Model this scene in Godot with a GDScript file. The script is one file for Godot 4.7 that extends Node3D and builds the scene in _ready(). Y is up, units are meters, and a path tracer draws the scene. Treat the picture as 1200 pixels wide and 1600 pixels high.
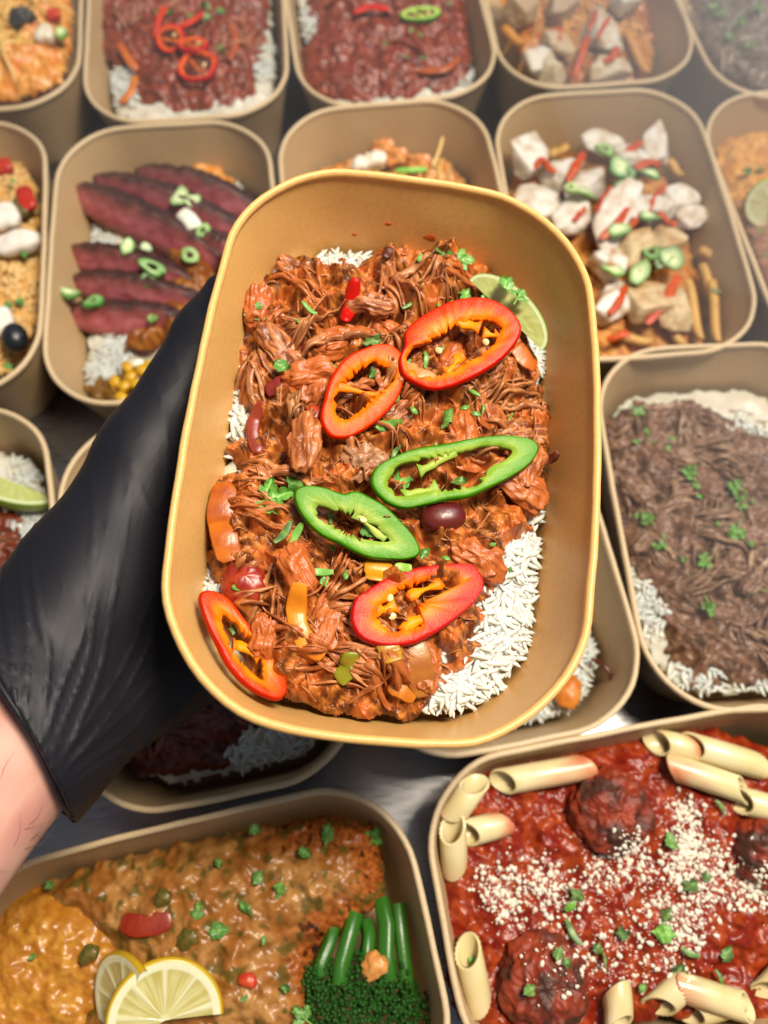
extends Node3D
# Lengths are written in millimetres and brought to metres where a mesh or a place is set.
const S := 0.001
const RIM_Y := 55.0
var rng := RandomNumberGenerator.new()
var noise_a := FastNoiseLite.new()
var noise_b := FastNoiseLite.new()
var noise_r := FastNoiseLite.new()
var M := {}
var taken := {}
var ground: Mound = null                       # the heap that garnish is being laid on


class Shell:                                  # collects vertices, colours and triangles in millimetres
	var v := PackedVector3Array()
	var c := PackedColorArray()
	var t := PackedInt32Array()

	func quad(a: int, b: int, cc: int, d: int) -> void:
		t.append_array([a, b, cc, a, cc, d])

	func add(o: Shell) -> void:
		var n := v.size()
		v.append_array(o.v)
		c.append_array(o.c)
		for k in o.t:
			t.append(k + n)

	func moved(x: Transform3D) -> Shell:
		for k in v.size():
			v[k] = x * v[k]
		return self


func lin(hex: String) -> Color:
	return Color(hex).srgb_to_linear()


func vary(c: Color, amount: float) -> Color:
	var k := 1.0 + rng.randf_range(-amount, amount)
	return Color(c.r * k, c.g * k * (1.0 + rng.randf_range(-amount, amount) * 0.3), c.b * k)


func mesh_of(s: Shell, m: Material) -> ArrayMesh:
	var a := []
	a.resize(Mesh.ARRAY_MAX)
	var p := PackedVector3Array()
	p.resize(s.v.size())
	for k in s.v.size():
		p[k] = s.v[k] * S
	a[Mesh.ARRAY_VERTEX] = p
	if s.c.size() == s.v.size():
		a[Mesh.ARRAY_COLOR] = s.c
	a[Mesh.ARRAY_INDEX] = s.t
	# smooth normals by area, front faces clockwise
	var n := PackedVector3Array()
	n.resize(p.size())
	var q := s.v
	for k in range(0, s.t.size(), 3):
		var i := s.t[k]
		var j := s.t[k + 1]
		var l := s.t[k + 2]
		var w := (q[l] - q[i]).cross(q[j] - q[i])
		n[i] += w
		n[j] += w
		n[l] += w
	for k in n.size():
		n[k] = n[k].normalized() if n[k].length_squared() > 1e-20 else Vector3.UP
	a[Mesh.ARRAY_NORMAL] = n
	var am := ArrayMesh.new()
	am.add_surface_from_arrays(Mesh.PRIMITIVE_TRIANGLES, a)
	am.surface_set_material(0, m)
	return am


func numbered(called: String) -> String:
	if not taken.has(called):
		taken[called] = 0
		return called
	taken[called] += 1
	return "%s_%03d" % [called, taken[called]]


func thing(called: String, label: String, category: String, group := "", frame := Transform3D()) -> Node3D:
	var o := Node3D.new()
	o.name = numbered(called)
	add_child(o, true)
	o.transform = frame
	tag(o, label, category, group)
	return o


func tag(o: Node3D, label: String, category: String, group := "") -> Node3D:
	o.set_meta("label", label)
	o.set_meta("category", category)
	if group != "":
		o.set_meta("group", group)
	return o


func part(called: String, s: Shell, m: Material, parent: Node3D, stuff := false) -> MeshInstance3D:
	return part_mesh(called, mesh_of(s, m), parent, stuff)


func part_mesh(called: String, am: Mesh, parent: Node3D, stuff := false) -> MeshInstance3D:
	var o := MeshInstance3D.new()
	o.name = called
	o.mesh = am
	parent.add_child(o, true)
	if stuff:
		o.set_meta("kind", "stuff")
	return o


func single(called: String, s: Shell, m: Material, label: String, category: String, group := "", frame := Transform3D()) -> MeshInstance3D:
	var o := MeshInstance3D.new()
	o.name = numbered(called)
	o.mesh = mesh_of(s, m)
	add_child(o, true)
	o.transform = frame
	tag(o, label, category, group)
	return o


func at(frame: Transform3D, x: float, y: float, z: float, b := Basis()) -> Transform3D:
	return frame * Transform3D(b, Vector3(x, y, z) * S)


func turned(yaw: float, tilt_x := 0.0, tilt_z := 0.0) -> Basis:
	return Basis(Vector3.UP, deg_to_rad(yaw)) * Basis(Vector3.RIGHT, deg_to_rad(tilt_x)) * Basis(Vector3.BACK, deg_to_rad(tilt_z))


# ---------------------------------------------------------------- materials
func noise_texture(freq: float, seed_: int, ramp: Gradient, normal := 0.0, kind := FastNoiseLite.TYPE_SIMPLEX_SMOOTH, size := 512, octaves := 4) -> NoiseTexture2D:
	var n := FastNoiseLite.new()
	n.seed = seed_
	n.frequency = freq
	n.noise_type = kind
	n.fractal_octaves = octaves
	var t := NoiseTexture2D.new()
	t.width = size
	t.height = size
	t.seamless = true
	t.noise = n
	if normal > 0.0:
		t.as_normal_map = true
		t.bump_strength = normal
	if ramp:
		t.color_ramp = ramp
	return t


func ramp(a: Color, b: Color, c := Color(0, 0, 0, 0)) -> Gradient:
	var g := Gradient.new()
	g.set_color(0, a)
	g.set_color(1, b)
	if c.a > 0.0:
		g.set_color(1, c)
		g.add_point(0.5, b)
	return g


func mat(called: String, rough: float, normal: Texture2D = null, tile := 20.0, strength := 1.0, spec := 0.5) -> StandardMaterial3D:
	var m := StandardMaterial3D.new()
	m.resource_name = called
	m.vertex_color_use_as_albedo = true
	m.roughness = rough
	m.metallic_specular = spec
	m.uv1_triplanar = true
	m.uv1_scale = Vector3.ONE * (1000.0 / tile)
	if normal:
		m.normal_enabled = true
		m.normal_texture = normal
		m.normal_scale = strength
	M[called] = m
	return m


func materials() -> void:
	var fine := noise_texture(0.035, 3, null, 6.0)
	var coarse := noise_texture(0.012, 9, null, 7.0)
	var pore := noise_texture(0.06, 5, null, 5.0, FastNoiseLite.TYPE_CELLULAR)
	var m: StandardMaterial3D
	for k in [["kraft", "#dcae68", 0.4], ["kraft_shaded", "#bca078", 0.48], ["kraft_rim_sheen", "#cbb490", 0.45]]:  # one paper: lamp warmth, hazy dimness and rim sheen painted into its colour
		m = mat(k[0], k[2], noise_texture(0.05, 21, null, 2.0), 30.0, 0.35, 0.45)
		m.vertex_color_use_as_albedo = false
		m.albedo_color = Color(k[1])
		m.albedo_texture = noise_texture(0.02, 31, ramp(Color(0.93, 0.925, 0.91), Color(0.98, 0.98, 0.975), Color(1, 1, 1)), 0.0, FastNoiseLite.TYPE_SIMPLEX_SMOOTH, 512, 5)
		m.detail_enabled = true
		m.detail_blend_mode = BaseMaterial3D.BLEND_MODE_MUL
		m.detail_albedo = noise_texture(0.09, 77, ramp(Color(0.95, 0.945, 0.935), Color(1, 1, 1)), 0.0, FastNoiseLite.TYPE_SIMPLEX_SMOOTH, 512, 2)
	m = mat("meat", 0.3, fine, 11.0, 0.8, 0.5)
	m = mat("sauce", 0.33, coarse, 22.0, 0.5, 0.4)
	m = mat("wet", 0.34, coarse, 14.0, 0.3)
	m = mat("crumb", 0.75, fine, 10.0, 0.6, 0.3)
	m = mat("crust", 0.5, pore, 12.0, 1.0)
	m = mat("rice", 0.3, fine, 14.0, 0.2)
	m.subsurf_scatter_enabled = true
	m.subsurf_scatter_strength = 0.45
	m = mat("chilli", 0.3, fine, 12.0, 0.5, 0.28)
	m = mat("seed", 0.35)
	m = mat("citrus", 0.22, coarse, 9.0, 0.5)
	m.subsurf_scatter_enabled = true
	m.subsurf_scatter_strength = 0.1
	m = mat("peel", 0.3, pore, 9.0, 0.35)
	m = mat("leaf", 0.42, coarse, 8.0, 0.35)
	m.backlight_enabled = true
	m.backlight = Color(0.16, 0.2, 0.08)
	m = mat("onion", 0.36, coarse, 14.0, 0.4)
	m = mat("chicken", 0.5, fine, 14.0, 0.6)
	m = mat("pasta", 0.3, fine, 14.0, 0.15)
	m = mat("skin", 0.48, noise_texture(0.05, 13, null, 4.0, FastNoiseLite.TYPE_CELLULAR), 14.0, 0.25, 0.4)
	m.subsurf_scatter_enabled = true
	m.subsurf_scatter_strength = 0.06
	m = mat("hair", 0.5)
	m = mat("glove", 0.52, fine, 14.0, 0.1, 0.35)
	m = mat("steel", 0.3, null)
	m.vertex_color_use_as_albedo = false
	m.albedo_color = Color(0.58, 0.58, 0.59)
	m.metallic = 1.0
	m.uv1_scale = Vector3(3.0, 3.0, 40.0)
	m.roughness_texture = noise_texture(0.03, 41, ramp(Color(0.45, 0.45, 0.45), Color(1, 1, 1)))
	m.roughness = 0.46
	m.normal_enabled = true
	m.normal_texture = noise_texture(0.02, 43, null, 3.0)
	m.normal_scale = 0.12


# ---------------------------------------------------------------- shapes
func tube(path: PackedVector3Array, rx: PackedFloat32Array, ry: PackedFloat32Array, sides: int, cols: PackedColorArray, up := Vector3.UP, ridge := 0.0, seed_ := 0.0) -> Shell:
	# a swept body with elliptical sections; ridge > 0 roughens it with grooves that run along it
	var s := Shell.new()
	var n := path.size()
	for i in n:
		var tan_ := (path[mini(i + 1, n - 1)] - path[maxi(i - 1, 0)]).normalized()
		var side := tan_.cross(up)
		if side.length_squared() < 1e-4:
			side = tan_.cross(Vector3(0.3, 0.2, 0.9))
		side = side.normalized()
		var nn := side.cross(tan_)
		for k in sides:
			var a := TAU * k / sides
			var g := 1.0
			if ridge > 0.0:
				g += ridge * noise_b.get_noise_3d(cos(a) * 120.0 + seed_ * 13.0, sin(a) * 120.0, i * 7.0 + seed_ * 31.0) * 1.7
			s.v.append(path[i] + side * (cos(a) * rx[i] * g) + nn * (sin(a) * ry[i] * g))
			s.c.append(cols[i])
	for i in n - 1:
		for k in sides:
			var k2 := (k + 1) % sides
			s.quad(i * sides + k, i * sides + k2, (i + 1) * sides + k2, (i + 1) * sides + k)
	for e in [0, n - 1]:
		var mid := s.v.size()
		s.v.append(path[e])
		s.c.append(cols[e])
		for k in sides:
			var k2 := (k + 1) % sides
			if e == 0:
				s.t.append_array([mid, e * sides + k2, e * sides + k])
			else:
				s.t.append_array([mid, e * sides + k, e * sides + k2])
	return s


func filled(n: int, x: float) -> PackedFloat32Array:
	var a := PackedFloat32Array()
	a.resize(n)
	a.fill(x)
	return a


func tinted(n: int, c: Color) -> PackedColorArray:
	var a := PackedColorArray()
	a.resize(n)
	a.fill(c)
	return a


func rod(a: Vector3, b: Vector3, r0: float, r1: float, sides: int, c: Color) -> Shell:
	return tube(PackedVector3Array([a, b]), PackedFloat32Array([r0, r1]), PackedFloat32Array([r0, r1]), sides, tinted(2, c))


func blob(center: Vector3, radii: Vector3, b: Basis, rough: float, freq: float, rings: int, c0: Color, c1: Color, boxy := 2.0, seed_ := 0.0) -> Shell:
	# a lumpy rounded body; boxy > 2 squares it off; c0 and c1 mottle it
	var s := Shell.new()
	var segs := rings * 2
	for i in rings + 1:
		var la := PI * i / rings
		for k in segs:
			var lo := TAU * k / segs
			var d := Vector3(sin(la) * cos(lo), cos(la), sin(la) * sin(lo))
			var e := pow(pow(absf(d.x), boxy) + pow(absf(d.y), boxy) + pow(absf(d.z), boxy), -1.0 / boxy)
			var p := d * e * radii
			var q := p * freq * 100.0 + Vector3(seed_ * 710.0, seed_ * 330.0, seed_ * 90.0)
			var g := 1.0 + rough * (noise_a.get_noise_3dv(q) * 1.3 + 0.5 * noise_b.get_noise_3dv(q * 2.7))
			s.v.append(center + b * (p * g))
			s.c.append(c0.lerp(c1, clampf(0.5 + 1.1 * noise_a.get_noise_3dv(q * 1.7 + Vector3(50, 0, 0)), 0.0, 1.0)))
	for i in rings:
		for k in segs:
			var k2 := (k + 1) % segs
			s.quad(i * segs + k, (i + 1) * segs + k, (i + 1) * segs + k2, i * segs + k2)
	for k in s.t.size() / 3:                  # turn outward
		var x := s.t[k * 3 + 1]
		s.t[k * 3 + 1] = s.t[k * 3 + 2]
		s.t[k * 3 + 2] = x
	return s


func slab(outline: PackedVector2Array, low: float, high: float, c_top: Color, c_side: Color, bulge := 0.4, rough := 0.0, freq := 0.1) -> Shell:
	# a flat body with a rounded edge over a closed outline in x and z
	var s := Shell.new()
	var n := outline.size()
	var mid := Vector2.ZERO
	for p in outline:
		mid += p / n
	var h := high - low
	var levels := [[0.0, bulge, low, c_side], [bulge * 0.7, 0.0, low + h * 0.3, c_side], [bulge, 0.0, low + h * 0.6, c_side], [bulge * 0.5, 0.0, high - h * 0.08, c_side], [-bulge * 0.6, 0.0, high, c_top]]
	for l in levels:
		for p in outline:
			var d := (p - mid).normalized()
			var q: Vector2 = p + d * l[0]
			s.v.append(Vector3(q.x, l[2] + rough * noise_a.get_noise_2d(q.x * freq * 100.0, q.y * freq * 100.0), q.y))
			s.c.append(l[3])
	for f in [0.75, 0.5, 0.25]:
		for p in outline:
			var q: Vector2 = mid + (p - mid) * f
			s.v.append(Vector3(q.x, high + bulge * 0.5 * (1.0 - f) + rough * noise_a.get_noise_2d(q.x * freq * 100.0, q.y * freq * 100.0), q.y))
			s.c.append(c_top)
	var rows := levels.size() + 3
	for i in rows - 1:
		for k in n:
			var k2 := (k + 1) % n
			s.quad(i * n + k, i * n + k2, (i + 1) * n + k2, (i + 1) * n + k)
	var m := s.v.size()
	s.v.append(Vector3(mid.x, high + bulge * 0.5, mid.y))
	s.c.append(c_top)
	for k in n:
		s.t.append_array([m, (rows - 1) * n + k, (rows - 1) * n + (k + 1) % n])
	return s


func round_curve(flat: Array, steps: int) -> PackedVector2Array:
	# closed Catmull-Rom through x, z pairs
	var n := flat.size() / 2
	var out := PackedVector2Array()
	for i in n:
		var p := []
		for k in [-1, 0, 1, 2]:
			var j := posmod(i + k, n)
			p.append(Vector2(flat[j * 2], flat[j * 2 + 1]))
		for k in steps:
			var t := float(k) / steps
			out.append(0.5 * (2.0 * p[1] + (p[2] - p[0]) * t + (2.0 * p[0] - 5.0 * p[1] + 4.0 * p[2] - p[3]) * t * t + (3.0 * p[1] - p[0] - 3.0 * p[2] + p[3]) * t * t * t))
	return out


func by_angle(curve: PackedVector2Array, mid: Vector2, n: int) -> PackedFloat32Array:
	# the curve's farthest distance from mid in n directions
	var out := filled(n, 0.0)
	for i in n:
		var d := Vector2.from_angle(TAU * i / n)
		for k in curve.size():
			var a := curve[k] - mid
			var e := curve[(k + 1) % curve.size()] - mid - a
			var den := d.cross(e)
			if absf(den) < 1e-9:
				continue
			var u := a.cross(d) / den
			var t := a.cross(e) / den
			if u >= -0.001 and u <= 1.001 and t > 0.0:
				out[i] = maxf(out[i], t)
	for i in n:
		if out[i] == 0.0:
			out[i] = out[posmod(i - 1, n)]
	return out


class Mound:                                   # the top of a heap of food over a closed outline
	var poly := PackedVector2Array()
	var base := 20.0
	var peak := 34.0
	var fall := 11.0
	var lump := 3.0
	var fibre := 1.0
	var cell := 2.0
	var x0 := 0.0
	var z0 := 0.0
	var nx := 0
	var nz := 0
	var sd := PackedFloat32Array()
	var na: FastNoiseLite
	var nb: FastNoiseLite
	var nr: FastNoiseLite
	var shift := 0.0

	func ready() -> void:
		var r := Rect2(poly[0], Vector2.ZERO)
		for p in poly:
			r = r.expand(p)
		r = r.grow(4.0)
		x0 = r.position.x
		z0 = r.position.y
		nx = int(r.size.x / cell) + 2
		nz = int(r.size.y / cell) + 2
		sd.resize(nx * nz)
		for j in nz:
			for i in nx:
				var p := Vector2(x0 + i * cell, z0 + j * cell)
				var d := 1e9
				for k in poly.size():
					d = minf(d, p.distance_squared_to(Geometry2D.get_closest_point_to_segment(p, poly[k], poly[(k + 1) % poly.size()])))
				sd[j * nx + i] = sqrt(d) * (1.0 if Geometry2D.is_point_in_polygon(p, poly) else -1.0)

	func inside(x: float, z: float) -> float:
		var u := clampf((x - x0) / cell, 0.0, nx - 1.001)
		var w := clampf((z - z0) / cell, 0.0, nz - 1.001)
		var i := int(u)
		var j := int(w)
		u -= i
		w -= j
		return lerpf(lerpf(sd[j * nx + i], sd[j * nx + i + 1], u), lerpf(sd[j * nx + nx + i], sd[j * nx + nx + i + 1], u), w)

	func rag(x: float, z: float) -> float:      # the ragged edge
		return inside(x, z) + 2.6 * na.get_noise_2d(x * 9.0 + 40.0, z * 9.0 + shift)

	func h(x: float, z: float) -> float:
		var d := rag(x, z)
		var rise := 1.0 - exp(-maxf(d, 0.0) / fall)
		var sx := x + shift
		var y := base + (peak - base) * rise
		if d < 0.0:
			y += d * 2.5
		y += lump * (na.get_noise_2d(sx * 5.0, z * 5.0) * 1.5 + 0.55 * na.get_noise_2d(sx * 13.0 + 300.0, z * 13.0)) * (0.35 + 0.65 * rise)
		if fibre > 0.0:
			var g := na.get_noise_2d(sx * 3.0 + 900.0, z * 3.0) * 3.2
			var ca := cos(g)
			var sa := sin(g)
			y += fibre * 0.9 * nb.get_noise_2d((sx * ca + z * sa) * 6.0, (z * ca - sx * sa) * 26.0)
			var lumpy := nr.get_noise_2d(sx * 10.0 + 70.0, z * 10.0)
			var small := nr.get_noise_2d(sx * 24.0 + 170.0, z * 24.0)
			y += fibre * (0.9 - 2.6 * absf(lumpy)) + fibre * 0.5 * small
			y += fibre * 0.22 * nb.get_noise_2d(sx * 70.0, z * 70.0)
		return y


func mound(poly: PackedVector2Array, base: float, peak: float, lump: float, fibre: float, fall := 11.0, shift := 0.0) -> Mound:
	var m := Mound.new()
	m.poly = poly
	m.base = base
	m.peak = peak
	m.lump = lump
	m.fibre = fibre
	m.fall = fall
	m.shift = shift
	m.na = noise_a
	m.nb = noise_b
	m.nr = noise_r
	m.ready()
	return m


func mound_shell(m: Mound, step: float, c0: Color, c1: Color, c2: Color, colour_freq := 8.0) -> Shell:
	var s := Shell.new()
	var nx := int(m.nx * m.cell / step)
	var nz := int(m.nz * m.cell / step)
	var index := PackedInt32Array()
	index.resize(nx * nz)
	index.fill(-1)
	for j in nz:
		for i in nx:
			var x := m.x0 + i * step
			var z := m.z0 + j * step
			if m.rag(x, z) < -1.2:
				continue
			index[j * nx + i] = s.v.size()
			s.v.append(Vector3(x, m.h(x, z), z))
			var q := noise_a.get_noise_2d(x * colour_freq + 77.0 + m.shift, z * colour_freq)
			var w := noise_b.get_noise_2d(x * colour_freq * 3.0 + 31.0, z * colour_freq * 3.0 + m.shift)
			var c := c0.lerp(c1, clampf(0.5 + q * 2.6, 0.0, 1.0))
			s.c.append(c.lerp(c2, clampf(0.25 + w * 1.2, 0.0, 0.8)))
	for j in nz - 1:
		for i in nx - 1:
			var a := index[j * nx + i]
			var b := index[j * nx + i + 1]
			var c := index[j * nx + nx + i + 1]
			var d := index[j * nx + nx + i]
			if a >= 0 and b >= 0 and c >= 0 and d >= 0:
				s.quad(a, b, c, d)
	return s


func oval(w: float, l: float, cx := 0.0, cz := 0.0, rough := 2.0, seed_ := 0.0, boxy := 3.6) -> PackedVector2Array:
	var out := PackedVector2Array()
	for k in 44:
		var a := TAU * k / 44.0
		var d := Vector2(cos(a), sin(a))
		var e := pow(pow(absf(d.x), boxy) + pow(absf(d.y), boxy), -1.0 / boxy)
		out.append(Vector2(cx + d.x * e * w, cz + d.y * e * l) + d * rough * noise_a.get_noise_2d(cos(a) * 90.0 + seed_ * 31.0, sin(a) * 90.0) * 2.0)
	return out


func shred(m: Mound, x: float, z: float, heading: float, length: float, w: float, hgt: float, lift: float, c0: Color, c1: Color, sides := 14, step := 1.3) -> Shell:
	# a torn piece of meat that follows the heap, grooved along its fibres, thinning to frayed ends
	var n := maxi(6, int(length / step))
	var path := PackedVector3Array()
	var rx := PackedFloat32Array()
	var ry := PackedFloat32Array()
	var cols := PackedColorArray()
	var bend := rng.randf_range(-0.035, 0.035)
	var wob := rng.randf() * 100.0
	var px := x
	var pz := z
	var a := heading
	var start := lift * rng.randf_range(-0.6, 1.2)
	for i in n:
		var t := float(i) / (n - 1)
		a += (bend + 0.16 * noise_b.get_noise_1d(wob * 9.0 + i * 11.0)) * step
		px += cos(a) * step
		pz += sin(a) * step
		path.append(Vector3(px, m.h(px, pz) * 0.8 + (m.base + (m.peak - m.base) * (1.0 - exp(-maxf(m.inside(px, pz), 0.0) / m.fall))) * 0.2 + lift * sin(PI * t) + start * (1.0 - t) * 0.6, pz))
		var e := pow(sin(PI * clampf(0.04 + 0.92 * t, 0.0, 1.0)), 0.55)
		var g := 1.0 + 0.6 * noise_b.get_noise_1d(wob * 17.0 + i * 16.0)
		rx.append(w * e * g)
		ry.append(hgt * e * g)
		cols.append(c0.lerp(c1, clampf(0.5 + noise_b.get_noise_1d(wob * 5.0 + i * 11.0), 0.0, 1.0)))
	for k in 3:                                # soften the path
		var q := path.duplicate()
		for i in range(1, n - 1):
			q[i].y = (path[i - 1].y + path[i].y * 2.0 + path[i + 1].y) / 4.0
		path = q
	var s := tube(path, rx, ry, sides, cols, Vector3.UP, 0.5, wob)
	for k in s.v.size():                       # fibre by fibre colour
		var f := noise_b.get_noise_2d((k % sides) * 37.0 + wob * 3.0, (k / sides) * 2.0)
		s.c[k] = s.c[k].lerp(c1 if f > 0.0 else c0, clampf(absf(f) * 1.5, 0.0, 0.8))
	return s


func fibres(m: Mound, count: int, len0: float, len1: float, r0: float, r1: float, c0: Color, c1: Color, margin := 1.0, sides := 5) -> Shell:
	var s := Shell.new()
	var tries := 0
	var made := 0
	while made < count and tries < count * 8:
		tries += 1
		var x := rng.randf_range(m.x0, m.x0 + m.nx * m.cell)
		var z := rng.randf_range(m.z0, m.z0 + m.nz * m.cell)
		if m.inside(x, z) < margin:
			continue
		var n := 9
		var length := rng.randf_range(len0, len1)
		var a := noise_a.get_noise_2d(x * 3.0 + 900.0, z * 3.0) * 3.2 + rng.randf_range(-0.7, 0.7)
		var bend := rng.randf_range(-0.06, 0.06)
		var r := rng.randf_range(r0, r1)
		var path := PackedVector3Array()
		var rr := PackedFloat32Array()
		var off := rng.randf_range(-0.3, 0.5)
		if m.inside(x + cos(a) * length, z + sin(a) * length) < margin:
			continue
		for i in n:
			a += bend * length / n
			x += cos(a) * length / n
			z += sin(a) * length / n
			path.append(Vector3(x, m.h(x, z) + off + 1.0 * sin(PI * i / (n - 1.0)), z))
			rr.append(r * (1.0 if i > 0 and i < n - 1 else 0.4))
		made += 1
		s.add(tube(path, rr, rr, sides, tinted(n, c0.lerp(c1, rng.randf()))))
	return s


func grain(length: float, r: float, c: Color, sides := 6) -> Shell:
	var n := 7
	var path := PackedVector3Array()
	var rr := PackedFloat32Array()
	var ry := PackedFloat32Array()
	var bow := rng.randf_range(-0.5, 0.5)
	for i in n:
		var t := float(i) / (n - 1) * 2.0 - 1.0
		path.append(Vector3(t * length * 0.5, 0, bow * (1.0 - t * t)))
		var e := pow(maxf(0.06, 1.0 - pow(absf(t), 2.6)), 0.5)
		rr.append(r * e)
		ry.append(r * e * 0.85)
	return tube(path, rr, ry, sides, tinted(n, c))


func facets(radii: Vector3, b: Basis, count: int, rough: float, rings: int, c0: Color, c1: Color, seed_: float) -> Shell:
	# an angular cut piece: a ball trimmed by flat cuts in random directions
	var cuts := []
	for k in count:
		var d := Vector3(rng.randfn(), rng.randfn(), rng.randfn()).normalized()
		cuts.append(d / rng.randf_range(0.62, 0.95))
	for d in [Vector3.RIGHT, Vector3.LEFT, Vector3.UP, Vector3.DOWN, Vector3.BACK, Vector3.FORWARD]:
		cuts.append(d)
	var s := blob(Vector3.ZERO, Vector3.ONE, Basis(), 0.0, 0.1, rings, c0, c1, 2.0, seed_)
	for k in s.v.size():
		var d := s.v[k].normalized()
		var t := 0.0
		for c in cuts:
			t += pow(maxf(0.0, d.dot(c)), 22.0)
		var p := d * pow(t, -1.0 / 22.0) * radii
		var q := noise_b.get_noise_3d(p.x * 14.0 + seed_ * 400.0, p.y * 34.0, p.z * 34.0)
		p += d * rough * (q + noise_a.get_noise_3d(p.x * 16.0, p.y * 16.0, p.z * 16.0 + seed_ * 300.0))
		s.v[k] = b * p
		s.c[k] = c0.lerp(c1, clampf(0.35 + 1.3 * noise_a.get_noise_3d(p.x * 9.0 + seed_ * 200.0, p.y * 9.0, p.z * 9.0) + q * 0.5, 0.0, 1.0))
	return s


func beside(x: float, z: float, marks: Array) -> String:
	# where that spot lies from the nearest of the marks [name, x, z]
	var best: Array = marks[0]
	for m in marks:
		if Vector2(m[1] - x, m[2] - z).length() < Vector2(best[1] - x, best[2] - z).length():
			best = m
	var d := Vector2(x - best[1], z - best[2])
	if absf(d.x) > 2.0 * absf(d.y):
		return ("right of " if d.x > 0 else "left of ") + best[0]
	if absf(d.y) > 2.0 * absf(d.x):
		return ("just below " if d.y > 0 else "just above ") + best[0]
	return ("below" if d.y > 0 else "above") + " and " + ("right of " if d.x > 0 else "left of ") + best[0]


# ---------------------------------------------------------------- the kraft boxes
func box_outline(bows: Array, w := 122.0, l := 182.5, r := 35.4) -> PackedVector2Array:
	# bows: how far the left, right, far and near sides belly out
	var raw := PackedVector2Array()
	for q in [[1, 1, 0], [-1, 1, 90], [-1, -1, 180], [1, -1, 270]]:
		for k in 13:
			var a := deg_to_rad(q[2] + 90.0 * k / 12.0)
			raw.append(Vector2(q[0] * (w / 2 - r) + r * cos(a), q[1] * (l / 2 - r) + r * sin(a)))
	var full := PackedVector2Array()
	for k in raw.size():
		var a := raw[k]
		var b := raw[(k + 1) % raw.size()]
		var m := maxi(1, int(a.distance_to(b) / 5.0))
		for j in m:
			full.append(a.lerp(b, float(j) / m))
	for k in full.size():
		var p := full[k]
		var sx := p.x / (w / 2)
		var sz := p.y / (l / 2)
		full[k] = p + Vector2((bows[1] if sx > 0 else -bows[0]) * sx * sx * cos(PI / 2 * sz), (bows[3] if sz > 0 else -bows[2]) * sz * sz * cos(PI / 2 * sx))
	return full


func inset(o: PackedVector2Array, d: float) -> PackedVector2Array:
	var out := PackedVector2Array()
	var n := o.size()
	for k in n:
		var t := (o[(k + 1) % n] - o[posmod(k - 1, n)]).normalized()
		out.append(o[k] + Vector2(-t.y, t.x) * d)
	return out


func loft(o: PackedVector2Array, rows: Array, dent := 0.0, seed_ := 0.0) -> Shell:
	var s := Shell.new()
	var n := o.size()
	for r in rows:
		var q := inset(o, r[0])
		for k in n:
			var e := dent * noise_a.get_noise_3d(q[k].x * 3.0 + seed_ * 500.0, r[1] * 3.0, q[k].y * 3.0)
			s.v.append(Vector3(q[k].x, r[1], q[k].y) + Vector3(q[k].x, 0, q[k].y).normalized() * e)
	for i in rows.size() - 1:
		for k in n:
			s.quad(i * n + k, i * n + (k + 1) % n, (i + 1) * n + (k + 1) % n, (i + 1) * n + k)
	return s


func cap(o: PackedVector2Array, d: float, y: float, flip := false) -> Shell:
	var s := Shell.new()
	var q := inset(o, d)
	s.v.append(Vector3(0, y, 0))
	for p in q:
		s.v.append(Vector3(p.x, y, p.y))
	for k in q.size():
		if flip:
			s.t.append_array([0, 1 + (k + 1) % q.size(), 1 + k])
		else:
			s.t.append_array([0, 1 + k, 1 + (k + 1) % q.size()])
	return s


func fill_box(o: Node3D, outline: PackedVector2Array, high: float, m: Material, seed_: float) -> void:
	var inside := []
	for k in 9:
		var t := k / 8.0
		inside.append([1.2 + 0.2 * (high - 3.0) * t, lerpf(high - 1.0, 5.0, t)])
	inside.append([0.2 * high + 2.2, 3.0])
	inside.append([0.2 * high + 4.5, 2.0])
	var outside := []
	for k in 7:
		var t := k / 6.0
		outside.append([0.0 + 0.2 * high * t, lerpf(high - 1.0, 0.6, t)])
	outside.append([0.2 * high + 1.2, 0.0])
	var w := part("inner_wall", loft(outline, inside, 0.5, seed_), m, o)
	part("floor_panel", cap(outline, 0.2 * high + 4.5, 2.0), m, w)
	w = part("outer_wall", loft(outline, outside, 0.5, seed_), m, o)
	part("base_panel", cap(outline, 0.2 * high + 1.2, 0.0, true), m, w)
	var rim := []
	for k in 13:
		var a := TAU * k / 12.0
		rim.append([0.7 - 1.4 * cos(a), high - 1.4 + 1.7 * sin(a)])
	part("rolled_rim", loft(outline, rim, 0.5, seed_), M.kraft_rim_sheen if m == M.kraft_shaded else m, o)  # paler rim tone paints the sheen on the same paper
	# the glued seam: the paper's end lies over the wall and shows as a low step
	var seam := Shell.new()
	var k0 := 0
	for k in outline.size():
		if outline[k].y > 0 and absf(outline[k].x - 2.0) < absf(outline[k0].x - 2.0) or outline[k0].y < 0:
			k0 = k
	for r in [[0.9, high - 1.8], [0.85 + 0.2 * 8, high - 11.0], [0.85 + 0.2 * 20, high - 22.0], [0.85 + 0.2 * (high - 12.0), 10.0]]:
		var q := inset(outline, r[0])
		for j in 4:
			seam.v.append(Vector3(q[k0 + j].x, r[1], q[k0 + j].y))
	for i in 3:
		for j in 3:
			seam.quad(i * 4 + j, i * 4 + j + 1, i * 4 + j + 5, i * 4 + j + 4)
	part("seam_flap", seam, m, o)


func frame_of(x: float, z: float, yaw: float, y := 0.5) -> Transform3D:
	return Transform3D(Basis(Vector3.UP, yaw), Vector3(x, y, z) * S)


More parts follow.
